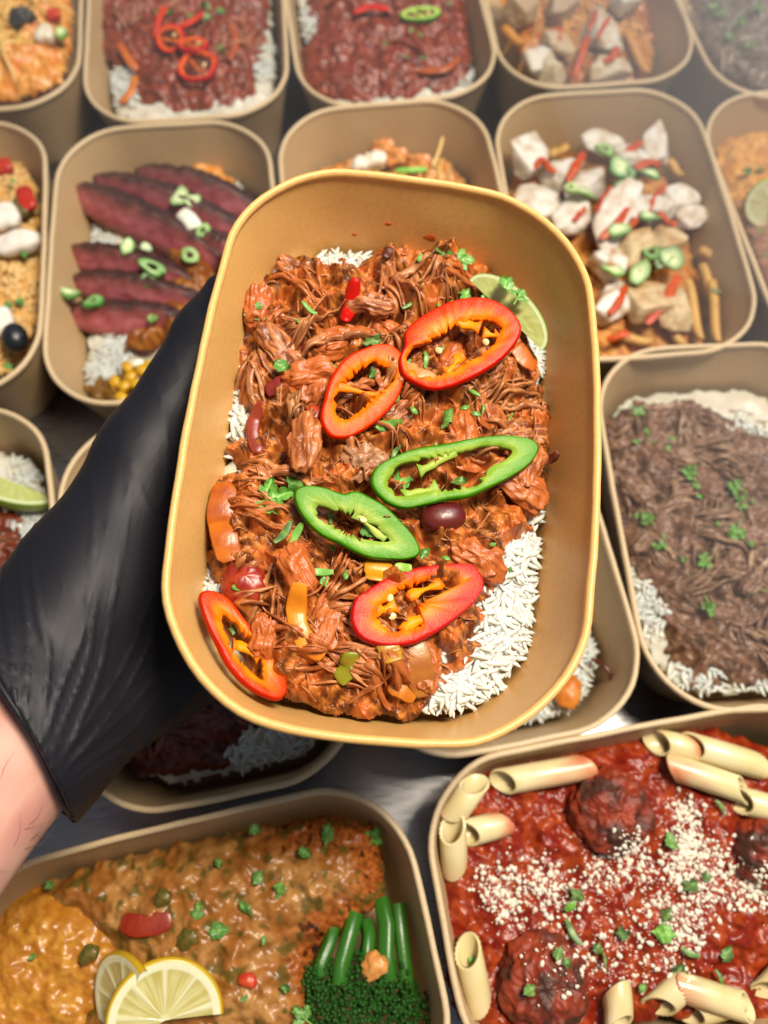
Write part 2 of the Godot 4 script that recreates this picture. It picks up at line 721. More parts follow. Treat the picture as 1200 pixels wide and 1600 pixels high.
# ---------------------------------------------------------------- garnish
func chilli(label: String, frame: Transform3D, c: Vector3, n: Vector3, outer: Array, inner: Array, bars: Array, seeds: Array, skin: String, flesh: String, heart: String, thick := 3.5) -> Node3D:
	# a slice of a chilli: outer and inner are its outlines in the slice's own plane, bars the membranes across its hole
	n = n.normalized()
	if ground:                                 # let it rest on the heap
		var gaps := []
		for k in range(0, outer.size(), 2):
			var px: float = c.x + outer[k]
			var pz: float = c.z + outer[k + 1]
			if ground.inside(px, pz) > 2.0:
				gaps.append(ground.h(px, pz) - (c.y - (n.x * outer[k] + n.z * outer[k + 1]) / n.y))
		gaps.sort()
		if gaps.size() > 8:
			c.y += clampf(gaps[int(gaps.size() * 0.85)] + thick * 0.35 + 1.6, -5.0, 6.5)
	var ex := (Vector3.RIGHT - n * n.x).normalized()
	var f := frame * Transform3D(Basis(ex, n, ex.cross(n)), c * S)
	var o := thing("chilli_slice", label, "chilli slice", "chilli slices on the held box", f)
	var co := round_curve(outer, 6)
	var ci := round_curve(inner, 6)
	var mid := Vector2.ZERO
	for p in ci:
		mid += p / ci.size()
	var num := 150
	var big := by_angle(co, mid, num)
	var small := by_angle(ci, mid, num)
	var sh := Shell.new()
	var skin_c := lin(skin)
	var flesh_c := lin(flesh)
	var heart_c := lin(heart)
	var rows := 11
	for i in num:
		var d := Vector2.from_angle(TAU * i / num)
		var jag := noise_b.get_noise_2d(d.x * 260.0 + c.x * 9.0, d.y * 260.0)
		var r := minf(small[i] + 1.7 * jag + 0.7 * noise_b.get_noise_2d(d.x * 900.0, d.y * 900.0 + c.z * 5.0), big[i] - 1.4)
		var b := big[i]
		var h := thick * 0.5 * (1.0 + 0.15 * noise_a.get_noise_2d(d.x * 60.0 + c.z * 7.0, d.y * 60.0))
		var prof := [[b - 0.5, -h], [b + 0.1, -h * 0.5], [b + 0.35, 0.0], [b + 0.15, h * 0.55], [b - 0.25, h * 0.88], [b - 0.75, h], [lerpf(b, small[i], 0.38), h * 1.02], [lerpf(b, small[i], 0.72), h * 0.95], [r + 0.25, h * 0.66], [r, 0.0], [r + 0.3, -h]]
		for j in rows:
			var q: Vector2 = mid + d * prof[j][0]
			var up := 0.14 * noise_a.get_noise_2d(q.x * 28.0, q.y * 28.0) if j > 4 else 0.0
			sh.v.append(Vector3(q.x, prof[j][1] + up, q.y))
			var mix := clampf(0.5 + noise_a.get_noise_2d(q.x * 16.0 + c.x * 30.0, q.y * 16.0), 0.0, 1.0)
			var col := skin_c
			if j == 5:
				col = skin_c.lerp(flesh_c, 0.75)
			elif j == 6:
				col = flesh_c.lerp(heart_c, 0.2 * mix)
			elif j == 7:
				col = flesh_c.lerp(heart_c, 0.3 + 0.5 * mix)
			elif j > 7:
				col = flesh_c.lerp(heart_c, 0.4 + 0.4 * mix)
			sh.c.append(col)
	for i in num:
		var i2 := (i + 1) % num
		for j in rows:
			var j2 := (j + 1) % rows
			sh.quad(i * rows + j, i * rows + j2, i2 * rows + j2, i2 * rows + j)
	part("flesh_ring", sh, M.chilli, o)
	for b in bars:                             # [x0, z0, x1, z1, width at the ends, width in the middle]
		var path := PackedVector3Array()
		var wide := PackedFloat32Array()
		var tall := PackedFloat32Array()
		var cols := PackedColorArray()
		for k in 9:
			var t := k / 8.0
			path.append(Vector3(lerpf(b[0], b[2], t), thick * 0.12 - 0.5 * sin(PI * t), lerpf(b[1], b[3], t)) + Vector3(0.5, 0, 0.4) * sin(t * 5.0 + b[0]))
			var e := lerpf(b[5] * 0.62, b[4] * 0.95, pow(absf(t * 2.0 - 1.0), 1.6)) * (1.0 + 0.7 * noise_b.get_noise_1d(k * 40.0 + b[0] * 50.0))
			wide.append(e)
			tall.append(thick * 0.26 * (1.0 + 0.25 * noise_b.get_noise_1d(k * 33.0 + b[1] * 50.0)))
			cols.append(heart_c.lerp(flesh_c, pow(absf(t * 2.0 - 1.0), 3.0) * 0.6))
		part("membrane", tube(path, wide, tall, 12, cols, Vector3.UP, 0.15, b[0]), M.chilli, o)
	for q in seeds:
		part("seed", blob(Vector3(q[0], thick * 0.35, q[1]), Vector3(1.35, 0.5, 1.1), turned(q[0] * 90.0, 20), 0.06, 0.5, 8, lin("#e8cf96"), lin("#d9b876")), M.seed, o)
	return o


func leaf_shell(kind: int, size: float, seed_: float, col: Color) -> Shell:
	# 0 lobed leaflet, 1 chopped strip, 2 small chip, 3 three-lobed spray, 4 curled leaf
	var s := Shell.new()
	if kind == 1 or kind == 2:
		var n := 7
		var path := PackedVector3Array()
		for k in n:
			var t := k / (n - 1.0) - 0.5
			path.append(Vector3(t * size, size * 0.1 * sin(t * 4.0 + seed_) + 0.3, size * 0.12 * cos(t * 3.0 + seed_ * 2.0)))
		var wide := size * (0.16 if kind == 1 else 0.33)
		var cols := PackedColorArray()
		var rx := PackedFloat32Array()
		var ry := PackedFloat32Array()
		for k in n:
			var e := 0.35 + 0.65 * sin(PI * (0.1 + 0.8 * k / (n - 1.0))) * (1.0 + 0.35 * noise_b.get_noise_1d(k * 45.0 + seed_ * 100.0))
			rx.append(wide * e)
			ry.append(0.22 + 0.06 * size * absf(noise_b.get_noise_1d(seed_ * 70.0)))
			cols.append(col.lerp(lin("#8fb84a"), 0.35 * float(k % 3 == 0)))
		return tube(path, rx, ry, 7, cols)
	var lobes := 3 if kind == 3 else 1
	for b in lobes:
		var yaw := deg_to_rad((b - 1) * 52.0) if lobes > 1 else 0.0
		var sz := size * (0.62 if lobes > 1 and b != 1 else (0.8 if lobes > 1 else 1.0))
		var rows := 12
		var first := s.v.size()
		var half := 5
		for i in rows + 1:
			var t := float(i) / rows
			var w := 0.36 * sz * pow(sin(PI * pow(t, 0.75)), 0.7)
			w *= (0.66 + 0.34 * absf(sin(t * PI * 3.5 + 0.6 + seed_))) * (1.0 + 0.5 * noise_b.get_noise_2d(seed_ * 90.0, t * 160.0)) if i < rows else 0.0
			if i == 0:
				w = 0.02 * sz
			for j in range(-half, half + 1):
				var u := float(j) / half
				var notch := 0.06 * sz * absf(u) * sin(t * 20.0 + seed_)
				var x := t * sz + 0.16 * sz * absf(u) * (1.0 - t) + notch
				var z := u * w
				var y := 0.16 * sz * (u * u) * sin(seed_ * 3.0) + 0.16 * sz * sin(t * 2.6 + seed_) + 0.16 * sz * noise_b.get_noise_2d(x * 30.0 + seed_ * 80.0, z * 30.0)
				if kind == 4:
					y += 0.22 * sz * sin(t * 5.0) * u
				var p := Vector3(x, y, z).rotated(Vector3.UP, yaw)
				s.v.append(p - Vector3(size * 0.35, 0, 0))
				var vein := 0.3 * exp(-absf(u) * 9.0) + 0.1 * maxf(0.0, sin(t * 26.0 - absf(u) * 6.0))
				s.c.append(col.lerp(lin("#a9cf6a"), vein))
		var cols_n := half * 2 + 1
		for i in rows:
			for j in cols_n - 1:
				var a := first + i * cols_n + j
				s.quad(a, a + 1, a + cols_n + 1, a + cols_n)
	if lobes > 1:
		s.add(rod(Vector3(-size * 0.75, 0.3, 0.4), Vector3(-size * 0.2, 0.6, 0), 0.4, 0.35, 6, lin("#6f9a3c")))
	return s


func herb(frame: Transform3D, x: float, y: float, z: float, size: float, kind: int, yaw: float, hex: String, label: String, group: String, called := "parsley_leaf", category := "herb leaf") -> void:
	if ground and y < 40.6 and ground.inside(x, z) > 1.0:
		y = clampf(y, ground.h(x, z) + 1.8, ground.h(x, z) + 3.6)
	single(called, leaf_shell(kind, size, x * 0.7 + z * 1.3, vary(lin(hex).lerp(lin("#7aa04c"), 0.3), 0.2)), M.leaf, label, category, group, at(frame, x, y, z, turned(yaw, rng.randf_range(-16, 16), rng.randf_range(-14, 14))))


func onion_ring(r: float, h: float, layers: int, c: Color, c2: Color) -> Shell:
	# a slanting slice of spring onion: green skin, paler rings inside, a dimple or hole in the middle
	var s := Shell.new()
	var n := 30
	var narrow := rng.randf_range(0.55, 0.9)
	var sd := rng.randf() * 50.0
	var hole := 0.07 if layers > 1 else 0.4
	var prof := [[0.96, 0.0], [1.0, 0.4], [0.97, 0.85], [0.9, 1.0], [0.78, 0.94], [0.66, 1.0], [0.52, 0.9], [0.4, 0.96], [hole + 0.06, 0.8], [hole, 0.45], [hole + 0.05, 0.0]]
	for k in n:
		var a := TAU * k / n
		var w := 1.0 + 0.16 * noise_a.get_noise_2d(cos(a) * 90.0 + sd * 30.0, sin(a) * 90.0)
		for q in prof:
			s.v.append(Vector3(cos(a) * r * q[0] * w, h * 0.6 * q[1] + 0.14 * r * sin(a * 2.0 + sd) * q[0], sin(a) * r * q[0] * narrow * w))
			var pale: float = clampf(1.25 - q[0] * 1.25, 0.0, 1.0) if layers > 1 else 0.3 * (1.0 - q[0])
			s.c.append(c.lerp(c2, pale + 0.25 * float(q[0] == 0.66 or q[0] == 0.4)))
	var m := prof.size()
	for k in n:
		var k2 := (k + 1) % n
		for j in m:
			s.quad(k * m + j, k2 * m + j, k2 * m + (j + 1) % m, k * m + (j + 1) % m)
	return s


func citrus_wedge(label: String, frame: Transform3D, half_len: float, r: float, a0: float, a1: float, category: String, rind: String) -> void:
	# the long axis is x; the wedge fills the angles a0 to a1 round it, measured from up towards z
	var o := thing("lime_wedge", label, category, "", frame)
	var peel := Shell.new()
	var n := 22
	var m := 12
	for i in n + 1:
		var t := PI * i / n
		var rr := r * pow(sin(t), 0.8)
		var x := -half_len * cos(t) * (1.0 + 0.07 * pow(absf(cos(t)), 8.0))
		for j in m + 1:
			var a := deg_to_rad(lerpf(a0, a1, float(j) / m))
			peel.v.append(Vector3(x, cos(a) * rr, sin(a) * rr))
			peel.c.append(vary(lin(rind), 0.08))
	for i in n:
		for j in m:
			peel.quad(i * (m + 1) + j, i * (m + 1) + j + 1, (i + 1) * (m + 1) + j + 1, (i + 1) * (m + 1) + j)
	part("peel", peel, M.peel, o)
	for e in [a0, a1]:
		var a := deg_to_rad(e)
		var d := Vector3(0, cos(a), sin(a))
		var flesh := Shell.new()
		var pith := Shell.new()
		var rows := 9
		for i in n + 1:
			var t := PI * i / n
			var rr := r * pow(sin(t), 0.8)
			var x := -half_len * cos(t) * (1.0 + 0.07 * pow(absf(cos(t)), 8.0))
			for j in rows + 1:
				var f := float(j) / rows * 0.86
				var ray := absf(sin(t * 9.0 + f * 2.0))
				var side := d.cross(Vector3.RIGHT) * (0.35 * noise_b.get_noise_2d(x * 40.0, f * 400.0) - 0.25 * f)
				flesh.v.append(Vector3(x * (0.3 + 0.7 * f / 0.86) * 0.93, 0, 0) + d * rr * f + side)
				flesh.c.append(lin("#b9bf7c").lerp(lin("#959f50"), 0.6 * ray).lerp(lin("#cfd4a4"), 0.5 * float(j == 0)))
			for j in 4:
				var f: float = [0.84, 0.88, 0.94, 1.0][j]
				pith.v.append(Vector3(x * lerpf(0.9, 1.0, j / 3.0), 0, 0) + d * rr * f)
				pith.c.append(lin("#cdd2a6") if j < 3 else lin("#86a83c"))
		for i in n:
			for j in rows:
				flesh.quad(i * (rows + 1) + j, i * (rows + 1) + j + 1, (i + 1) * (rows + 1) + j + 1, (i + 1) * (rows + 1) + j)
			for j in 3:
				pith.quad(i * 4 + j, i * 4 + j + 1, i * 4 + 5 + j, i * 4 + 4 + j)
		part("flesh", flesh, M.citrus, o)
		part("pith", pith, M.citrus, o)


# ---------------------------------------------------------------- the gloved hand and forearm
var bones := []                                # [a, b, radius at a, radius at b], world millimetres


func smooth_min(a: float, b: float, k: float) -> float:
	var h := maxf(k - absf(a - b), 0.0) / k
	return minf(a, b) - h * h * k * 0.25


func hand_distance(p: Vector3) -> float:
	var d := 1e6
	for b in bones:
		var a: Vector3 = b[0]
		var ab: Vector3 = b[4]
		var t := clampf((p - a).dot(ab) * b[5], 0.0, 1.0)
		var e: float = p.distance_to(a + ab * t) - lerpf(b[2], b[3], t)
		d = smooth_min(d, e, b[6])
	return d


func bone(a: Vector3, b: Vector3, ra: float, rb: float, blend := 12.0) -> void:
	bones.append([a, b, ra, rb, b - a, 1.0 / (b - a).length_squared(), blend])


func nets(lo: Vector3, cells: Vector3i, cell: float, cuff_at: Vector3, cuff_n: Vector3) -> Shell:
	# surface nets over the joined bones, sampled only near the surface
	var nx := cells.x + 1
	var ny := cells.y + 1
	var nz := cells.z + 1
	var f := PackedFloat32Array()
	f.resize(nx * ny * nz)
	f.fill(1e6)
	var blk := 5
	var live := PackedInt32Array()
	live.resize(cells.x * cells.y * cells.z)
	live.fill(-1)
	var todo := PackedInt32Array()
	for bz in range(0, cells.z, blk):
		for by in range(0, cells.y, blk):
			for bx in range(0, cells.x, blk):
				var mid := lo + (Vector3(bx, by, bz) + Vector3.ONE * blk * 0.5) * cell
				if absf(hand_distance(mid)) > blk * cell * 1.05:
					continue
				for z in range(bz, mini(bz + blk, cells.z) + 1):
					for y in range(by, mini(by + blk, cells.y) + 1):
						for x in range(bx, mini(bx + blk, cells.x) + 1):
							var k := (z * ny + y) * nx + x
							if f[k] > 9e5:
								var p := lo + Vector3(x, y, z) * cell
								f[k] = maxf(hand_distance(p), (p - cuff_at).dot(cuff_n))
				for z in range(bz, mini(bz + blk, cells.z)):
					for y in range(by, mini(by + blk, cells.y)):
						for x in range(bx, mini(bx + blk, cells.x)):
							todo.append((z * cells.y + y) * cells.x + x)
	var s := Shell.new()
	var corner := [0, 1, nx, nx + 1, nx * ny, nx * ny + 1, nx * ny + nx, nx * ny + nx + 1]
	var spot := [Vector3(0, 0, 0), Vector3(1, 0, 0), Vector3(0, 1, 0), Vector3(1, 1, 0), Vector3(0, 0, 1), Vector3(1, 0, 1), Vector3(0, 1, 1), Vector3(1, 1, 1)]
	var edges := [[0, 1], [2, 3], [4, 5], [6, 7], [0, 2], [1, 3], [4, 6], [5, 7], [0, 4], [1, 5], [2, 6], [3, 7]]
	for id in todo:
		if live[id] >= 0:
			continue
		var x := id % cells.x
		var y := (id / cells.x) % cells.y
		var z := id / (cells.x * cells.y)
		var k := (z * ny + y) * nx + x
		var low := 1e9
		var top := -1e9
		for c in corner:
			low = minf(low, f[k + c])
			top = maxf(top, f[k + c])
		if low >= 0.0 or top < 0.0 or top > 9e5:
			continue
		var sum := Vector3.ZERO
		var num := 0
		for e in edges:
			var a: float = f[k + corner[e[0]]]
			var b: float = f[k + corner[e[1]]]
			if (a < 0.0) != (b < 0.0):
				sum += (spot[e[0]] as Vector3).lerp(spot[e[1]], a / (a - b))
				num += 1
		live[id] = s.v.size()
		s.v.append(lo + (Vector3(x, y, z) + sum / num) * cell)
	for id in todo:
		if live[id] < 0:
			continue
		var x := id % cells.x
		var y := (id / cells.x) % cells.y
		var z := id / (cells.x * cells.y)
		if x == 0 or y == 0 or z == 0:
			continue
		var k := (z * ny + y) * nx + x
		var in0 := f[k] < 0.0
		for q in [[1, cells.x, cells.x * cells.y], [nx, cells.x * cells.y, 1], [nx * ny, 1, cells.x]]:
			if (f[k + q[0]] < 0.0) == in0 or f[k + q[0]] > 9e5:
				continue
			var a := live[id]
			var b := live[id - q[1]]
			var c := live[id - q[1] - q[2]]
			var d := live[id - q[2]]
			if a < 0 or b < 0 or c < 0 or d < 0:
				continue
			if in0:
				s.quad(a, d, c, b)
			else:
				s.quad(a, b, c, d)
	# each cell is listed once per block, so no quad repeats
	return s


func arm() -> void:
	var w := Vector3(-124, 141, -24)
	bone(w + Vector3(-38, 9, 56), w, 36, 32, 1.0)
	bone(w, Vector3(-103, 134, -76), 31, 27)
	bone(Vector3(-103, 134, -76), Vector3(-86, 142, -126), 26, 18)
	bone(Vector3(-86, 142, -126), Vector3(-66, 149, -172), 17, 13, 8.0)
	bone(Vector3(-66, 149, -172), Vector3(-61, 151, -190), 13, 8.5, 6.0)
	bone(w + Vector3(10, -4, -6), Vector3(-88, 119, -50), 27, 19)
	bone(Vector3(-88, 119, -50), Vector3(-42, 112, -66), 19, 13)
	bone(Vector3(-95, 122, -78), Vector3(-40, 112, -118), 22, 14)
	bone(Vector3(-95, 124, -85), Vector3(-44, 113, -150), 20, 13)
	bone(Vector3(-80, 117, -70), Vector3(-38, 111, -92), 19, 14)
	for q in [[-42, -66, -4, -66, 22, -68, 8.0], [-38, -92, 6, -96, 40, -99, 9.0], [-40, -118, 8, -128, 44, -134, 9.2], [-44, -150, 0, -166, 32, -176, 9.0]]:
		var base_y := 127.5 - 0.1026 * 0.0
		var a := Vector3(q[0], base_y - 0.103 * q[0] - 0.034 * (q[1] + 120) - q[6] - 6.0, q[1])
		var b := Vector3(q[2], base_y - 0.103 * q[2] - 0.034 * (q[3] + 120) - q[6] - 2.2, q[3])
		var c := Vector3(q[4], base_y - 0.103 * q[4] - 0.034 * (q[5] + 120) - q[6] - 0.8, q[5])
		bone(a, b, q[6] + 2.5, q[6] + 0.6, 5.0)
		bone(b, c, q[6] + 0.6, q[6] - 0.8, 4.0)
	var cuff_at := Vector3(-100, 143, -8)
	var cuff_n := Vector3(-0.751, 0.322, 0.576).normalized()
	var g := nets(Vector3(-182, 82, -212), Vector3i(190, 82, 187), 1.3, cuff_at, cuff_n)
	var pivot := Vector3(-101, 143, -4)
	for k in g.v.size():                       # the glove's folds fan out from the heel of the hand
		var p := g.v[k]
		var e := 0.4
		var nrm := Vector3(hand_distance(p + Vector3(e, 0, 0)) - hand_distance(p - Vector3(e, 0, 0)), hand_distance(p + Vector3(0, e, 0)) - hand_distance(p - Vector3(0, e, 0)), hand_distance(p + Vector3(0, 0, e)) - hand_distance(p - Vector3(0, 0, e))).normalized()
		var d := p - pivot
		var r := Vector2(d.x, d.z).length()
		var ang := atan2(d.z, d.x)
		var tight := exp(-r / 62.0)
		var fan := noise_r.get_noise_2d(ang * 700.0 + r * 1.5, r * 0.8 + p.y * 0.6)
		var cross := noise_r.get_noise_3d(p.x * 2.5, p.y * 2.5, p.z * 2.5)
		var fan2 := noise_r.get_noise_2d(ang * 1700.0 + r * 2.0 + 900.0, r * 1.6 + p.y)
		var ridge := exp(-absf(fan) * 10.0) + 0.4 * exp(-absf(fan2) * 7.0) * exp(-r / 45.0)
		g.v[k] = p + nrm * (1.5 * tight * ridge * smoothstep(6.0, 26.0, r) + 0.35 * cross)
		g.c.append(lin("#1b1b1e"))
	var o := thing("person", "left hand in a black glove and bare hairy forearm, carrying the raised box", "person")
	# the forearm runs on into the glove
	var path := PackedVector3Array()
	var rx := PackedFloat32Array()
	var ry := PackedFloat32Array()
	var dir := Vector3(-0.553, 0.13, 0.823).normalized()
	for k in 26:
		var t := k / 25.0
		path.append(w - dir * 14.0 + dir * 215.0 * t + Vector3(0, -3.0, 0) * (1.0 - t))
		rx.append(lerpf(29.5, 43.0, smoothstep(0.0, 1.0, t)) - 1.2 * exp(-pow((t - 0.1) * 12.0, 2.0)))
		ry.append(lerpf(24.0, 38.0, t))
	var sh := tube(path, rx, ry, 48, tinted(26, Color.WHITE))
	for k in sh.v.size():
		var p := sh.v[k]
		var q := noise_a.get_noise_3d(p.x * 5.0, p.y * 5.0, p.z * 5.0)
		var q2 := noise_b.get_noise_3d(p.x * 25.0, p.y * 25.0, p.z * 25.0)
		sh.c[k] = lin("#cda08e").lerp(lin("#bd8478"), clampf(0.4 + q * 1.3 + 0.4 * q2, 0.0, 1.0))
		sh.v[k] += Vector3(0, 1, 0) * 0.5 * q
	part("forearm", sh, M.skin, o)
	var gl := part("glove", g, M.glove, o)
	# the rolled hem of the glove
	var hem := PackedVector3Array()
	var side := dir.cross(Vector3.UP).normalized()
	var up := side.cross(dir)
	for k in 49:
		var a := TAU * k / 48.0
		var ray := side * cos(a) + up * sin(a)
		# where that line along the arm meets the cuff plane
		var from := w + ray * 31.3
		var t := (cuff_at - from).dot(cuff_n) / dir.dot(cuff_n)
		var rr := 31.6 + maxf(0.0, t) * 0.07
		hem.append(w + ray * rr + dir * t + dir * 0.5 * sin(a * 5.0))
	part("hem", tube(hem, filled(49, 1.1), filled(49, 1.1), 8, tinted(49, lin("#1b1b1e"))), M.glove, gl)
	var hair := Shell.new()
	for k in 330:
		var t := rng.randf_range(0.07, 0.5)
		var a := rng.randf_range(-0.9, 3.6)
		var i := int(t * 25.0)
		var ray := (side * cos(a) * rx[i] + up * sin(a) * ry[i])
		var n := ray.normalized()
		var p := path[i].lerp(path[i + 1], t * 25.0 - i) + ray * 0.995
		var away := (dir * rng.randf_range(-1.0, 0.1) + side * rng.randf_range(-0.8, 0.8) + up * rng.randf_range(-0.6, 0.6)).normalized()
		var length := rng.randf_range(6.0, 15.0)
		var hp := PackedVector3Array()
		var bend := rng.randf_range(-0.5, 0.5)
		for j in 6:
			var u := j / 5.0
			var q := p + away * length * u + away.cross(n) * length * bend * u * u
			var c := path[i] + dir * (q - path[i]).dot(dir)
			var out := (q - c).normalized()
			var want := Vector2(out.dot(side) / rx[i], out.dot(up) / ry[i])
			hp.append(c + out * (1.0 / want.length() + 0.3 + 1.6 * sin(PI * 0.6 * u)))
		hair.add(tube(hp, PackedFloat32Array([0.055, 0.055, 0.05, 0.045, 0.035, 0.02]), PackedFloat32Array([0.055, 0.055, 0.05, 0.045, 0.035, 0.02]), 4, tinted(6, lin("#6e4e3a"))))
	part("arm_hair", hair, M.hair, o, true)


# ---------------------------------------------------------------- what lies in the boxes
func flat_poly(flat: Array) -> PackedVector2Array:
	var p := PackedVector2Array()
	for k in range(0, flat.size(), 2):
		p.append(Vector2(flat[k], flat[k + 1]))
	return p


func rice(label: String, frame: Transform3D, poly: PackedVector2Array, base: float, peak: float, count: int, keep: Array, over: Mound = null) -> void:
	# keep: the places [x, z, reach] where grains show; over: the heap that covers the rest, with which the grains become parts
	var o := thing("steamed_rice", label, "rice", "", frame)
	var m := mound(poly, base, peak, 2.0, 0.0, 8.0, rng.randf() * 500.0)
	part("rice_bed", mound_shell(m, 1.6, lin("#c6bdab"), lin("#cec7b8"), lin("#c8c0b0")), M.rice, o, true)
	var kinds := []
	for k in 10:
		kinds.append(mesh_of(grain(rng.randf_range(6.6, 9.4), rng.randf_range(0.84, 1.0), vary(lin("#ddcfc2"), 0.05), 8), M.rice))
	var s := Shell.new()
	var own := 0
	for k in count:
		var q: Array = keep[k % keep.size()]
		var x: float = q[0] + rng.randfn(0.0, 0.55) * q[2]
		var z: float = q[1] + rng.randfn(0.0, 0.55) * q[2]
		if m.inside(x, z) < 0.5:
			continue
		var where := Transform3D(turned(noise_a.get_noise_2d(x * 14.0, z * 14.0) * 300.0 + rng.randf_range(-55, 55), 0, rng.randf_range(-14, 14)), Vector3(x, m.h(x, z) + rng.randf_range(0.2, 2.0), z))
		if over and own < 290 and over.inside(x, z) < 0.0:
			own += 1
			var g := part_mesh("rice_grain", kinds[own % 10], o)
			g.transform = Transform3D(where.basis, where.origin * S + Vector3(0, 0.0006, 0))
			continue
		s.add(grain(rng.randf_range(6.6, 9.2), rng.randf_range(0.82, 0.98), vary(lin("#ddcfc2"), 0.05)).moved(where))
	part("rice_grains", s, M.rice, o, true)


func pulled_meat(label: String, frame: Transform3D, m: Mound, shreds: int, threads: int, step: float, pal: Array, called := "pulled_meat", w := 2.4, singly := true) -> Node3D:
	# pal: sauce, deep, light, shred dark, shred light
	var o := thing(called, label, "pulled meat", "", frame)
	var c: Array = pal.map(func(x): return lin(x))
	part("sauced_heap", mound_shell(m, step, c[0], c[1], c[2]), M.meat, o, true)
	var rest := Shell.new()
	var made := 0
	var tries := 0
	while made < shreds and tries < shreds * 10:      # torn in bundles: a few strands side by side
		tries += 1
		var x := rng.randf_range(m.x0, m.x0 + m.nx * m.cell)
		var z := rng.randf_range(m.z0, m.z0 + m.nz * m.cell)
		if m.inside(x, z) < 2.5:
			continue
		var a := noise_a.get_noise_2d(x * 3.0 + 900.0, z * 3.0) * 3.2 + rng.randf_range(-0.8, 0.8)
		var full := rng.randf_range(12.0, 38.0)
		if m.inside(x + cos(a) * full, z + sin(a) * full) < 1.0:
			a += PI
		if m.inside(x + cos(a) * full, z + sin(a) * full) < 0.5:
			continue
		var t := clampf(rng.randf() + 1.3 * noise_a.get_noise_2d(x * 3.5 + 60.0, z * 3.5), 0.0, 1.0)
		var ca: Color = vary((c[3] as Color).lerp(c[0], 0.1 + 0.8 * t), 0.2)
		var cb: Color = vary((c[4] as Color).lerp(c[0], 0.7 * t * t), 0.15)
		var rise := rng.randf_range(0.0, 3.4)
		var side := 0.0
		for k in rng.randi_range(2, 9):
			var wide := rng.randf_range(0.2, 0.62) * w
			var px := x - sin(a) * side + cos(a) * rng.randf_range(-3.0, 3.0)
			var pz := z + cos(a) * side + sin(a) * rng.randf_range(-3.0, 3.0)
			side += wide * rng.randf_range(0.9, 1.7)
			if m.inside(px, pz) < 1.5:
				continue
			made += 1
			var g := shred(m, px, pz, a + rng.randf_range(-0.26, 0.26), full * rng.randf_range(0.6, 1.1), wide, rng.randf_range(0.25, 0.55) * w, rise * rng.randf_range(0.3, 1.2), vary(ca, 0.08), vary(cb, 0.08), 12 if singly else 8, 0.9 if singly else 2.0)
			if singly and made <= 290:
				part("meat_shred", g, M.meat, o)
			else:
				rest.add(g)
	for k in (46 if singly and m == ground else (16 if singly else 0)):      # torn lumps, grooved along the grain
		var x := rng.randf_range(m.x0, m.x0 + m.nx * m.cell)
		var z := rng.randf_range(m.z0, m.z0 + m.nz * m.cell)
		if m.inside(x, z) < 6.0:
			continue
		var a := noise_a.get_noise_2d(x * 3.0 + 900.0, z * 3.0) * 3.2 + rng.randf_range(-0.6, 0.6)
		var b := turned(-rad_to_deg(a), rng.randf_range(-15, 15), rng.randf_range(-14, 14))
		var size := rng.randf_range(0.7, 1.3)
		var mix := clampf(rng.randf() + 1.3 * noise_a.get_noise_2d(x * 3.5 + 60.0, z * 3.5), 0.0, 1.0)
		var ca: Color = vary((c[3] as Color).lerp(c[0], mix), 0.15)
		var cb: Color = vary((c[4] as Color).lerp(c[0], 0.4 + 0.45 * mix), 0.12)
		var g := blob(Vector3.ZERO, Vector3(8.5, 3.2, 4.6) * size, Basis(), 0.3, 0.08, 30, ca, ca, 2.3, x + z)
		for i in g.v.size():
			var p := g.v[i]
			var q := noise_b.get_noise_3d(p.x * 7.0 + x * 70.0, p.y * 55.0, p.z * 55.0 + z * 40.0)
			p += p.normalized() * 1.3 * q
			p.y += 1.4 * noise_a.get_noise_2d(p.x * 12.0 + z * 50.0, p.z * 12.0)
			g.c[i] = ca.lerp(cb, clampf(0.45 + q * 2.2, 0.0, 1.0))
			g.v[i] = b * p + Vector3(x, m.h(x, z) + 0.6, z)
		part("meat_lump", g, M.meat, o)
	if not singly:
		part("meat_shreds", rest, M.meat, o, true)
	if threads > 0:
		part("meat_fibres", fibres(m, threads, 5.0, 15.0, 0.14, 0.34, (c[3] as Color).lerp(c[0], 0.5), c[4]), M.meat, o, true)
	return o


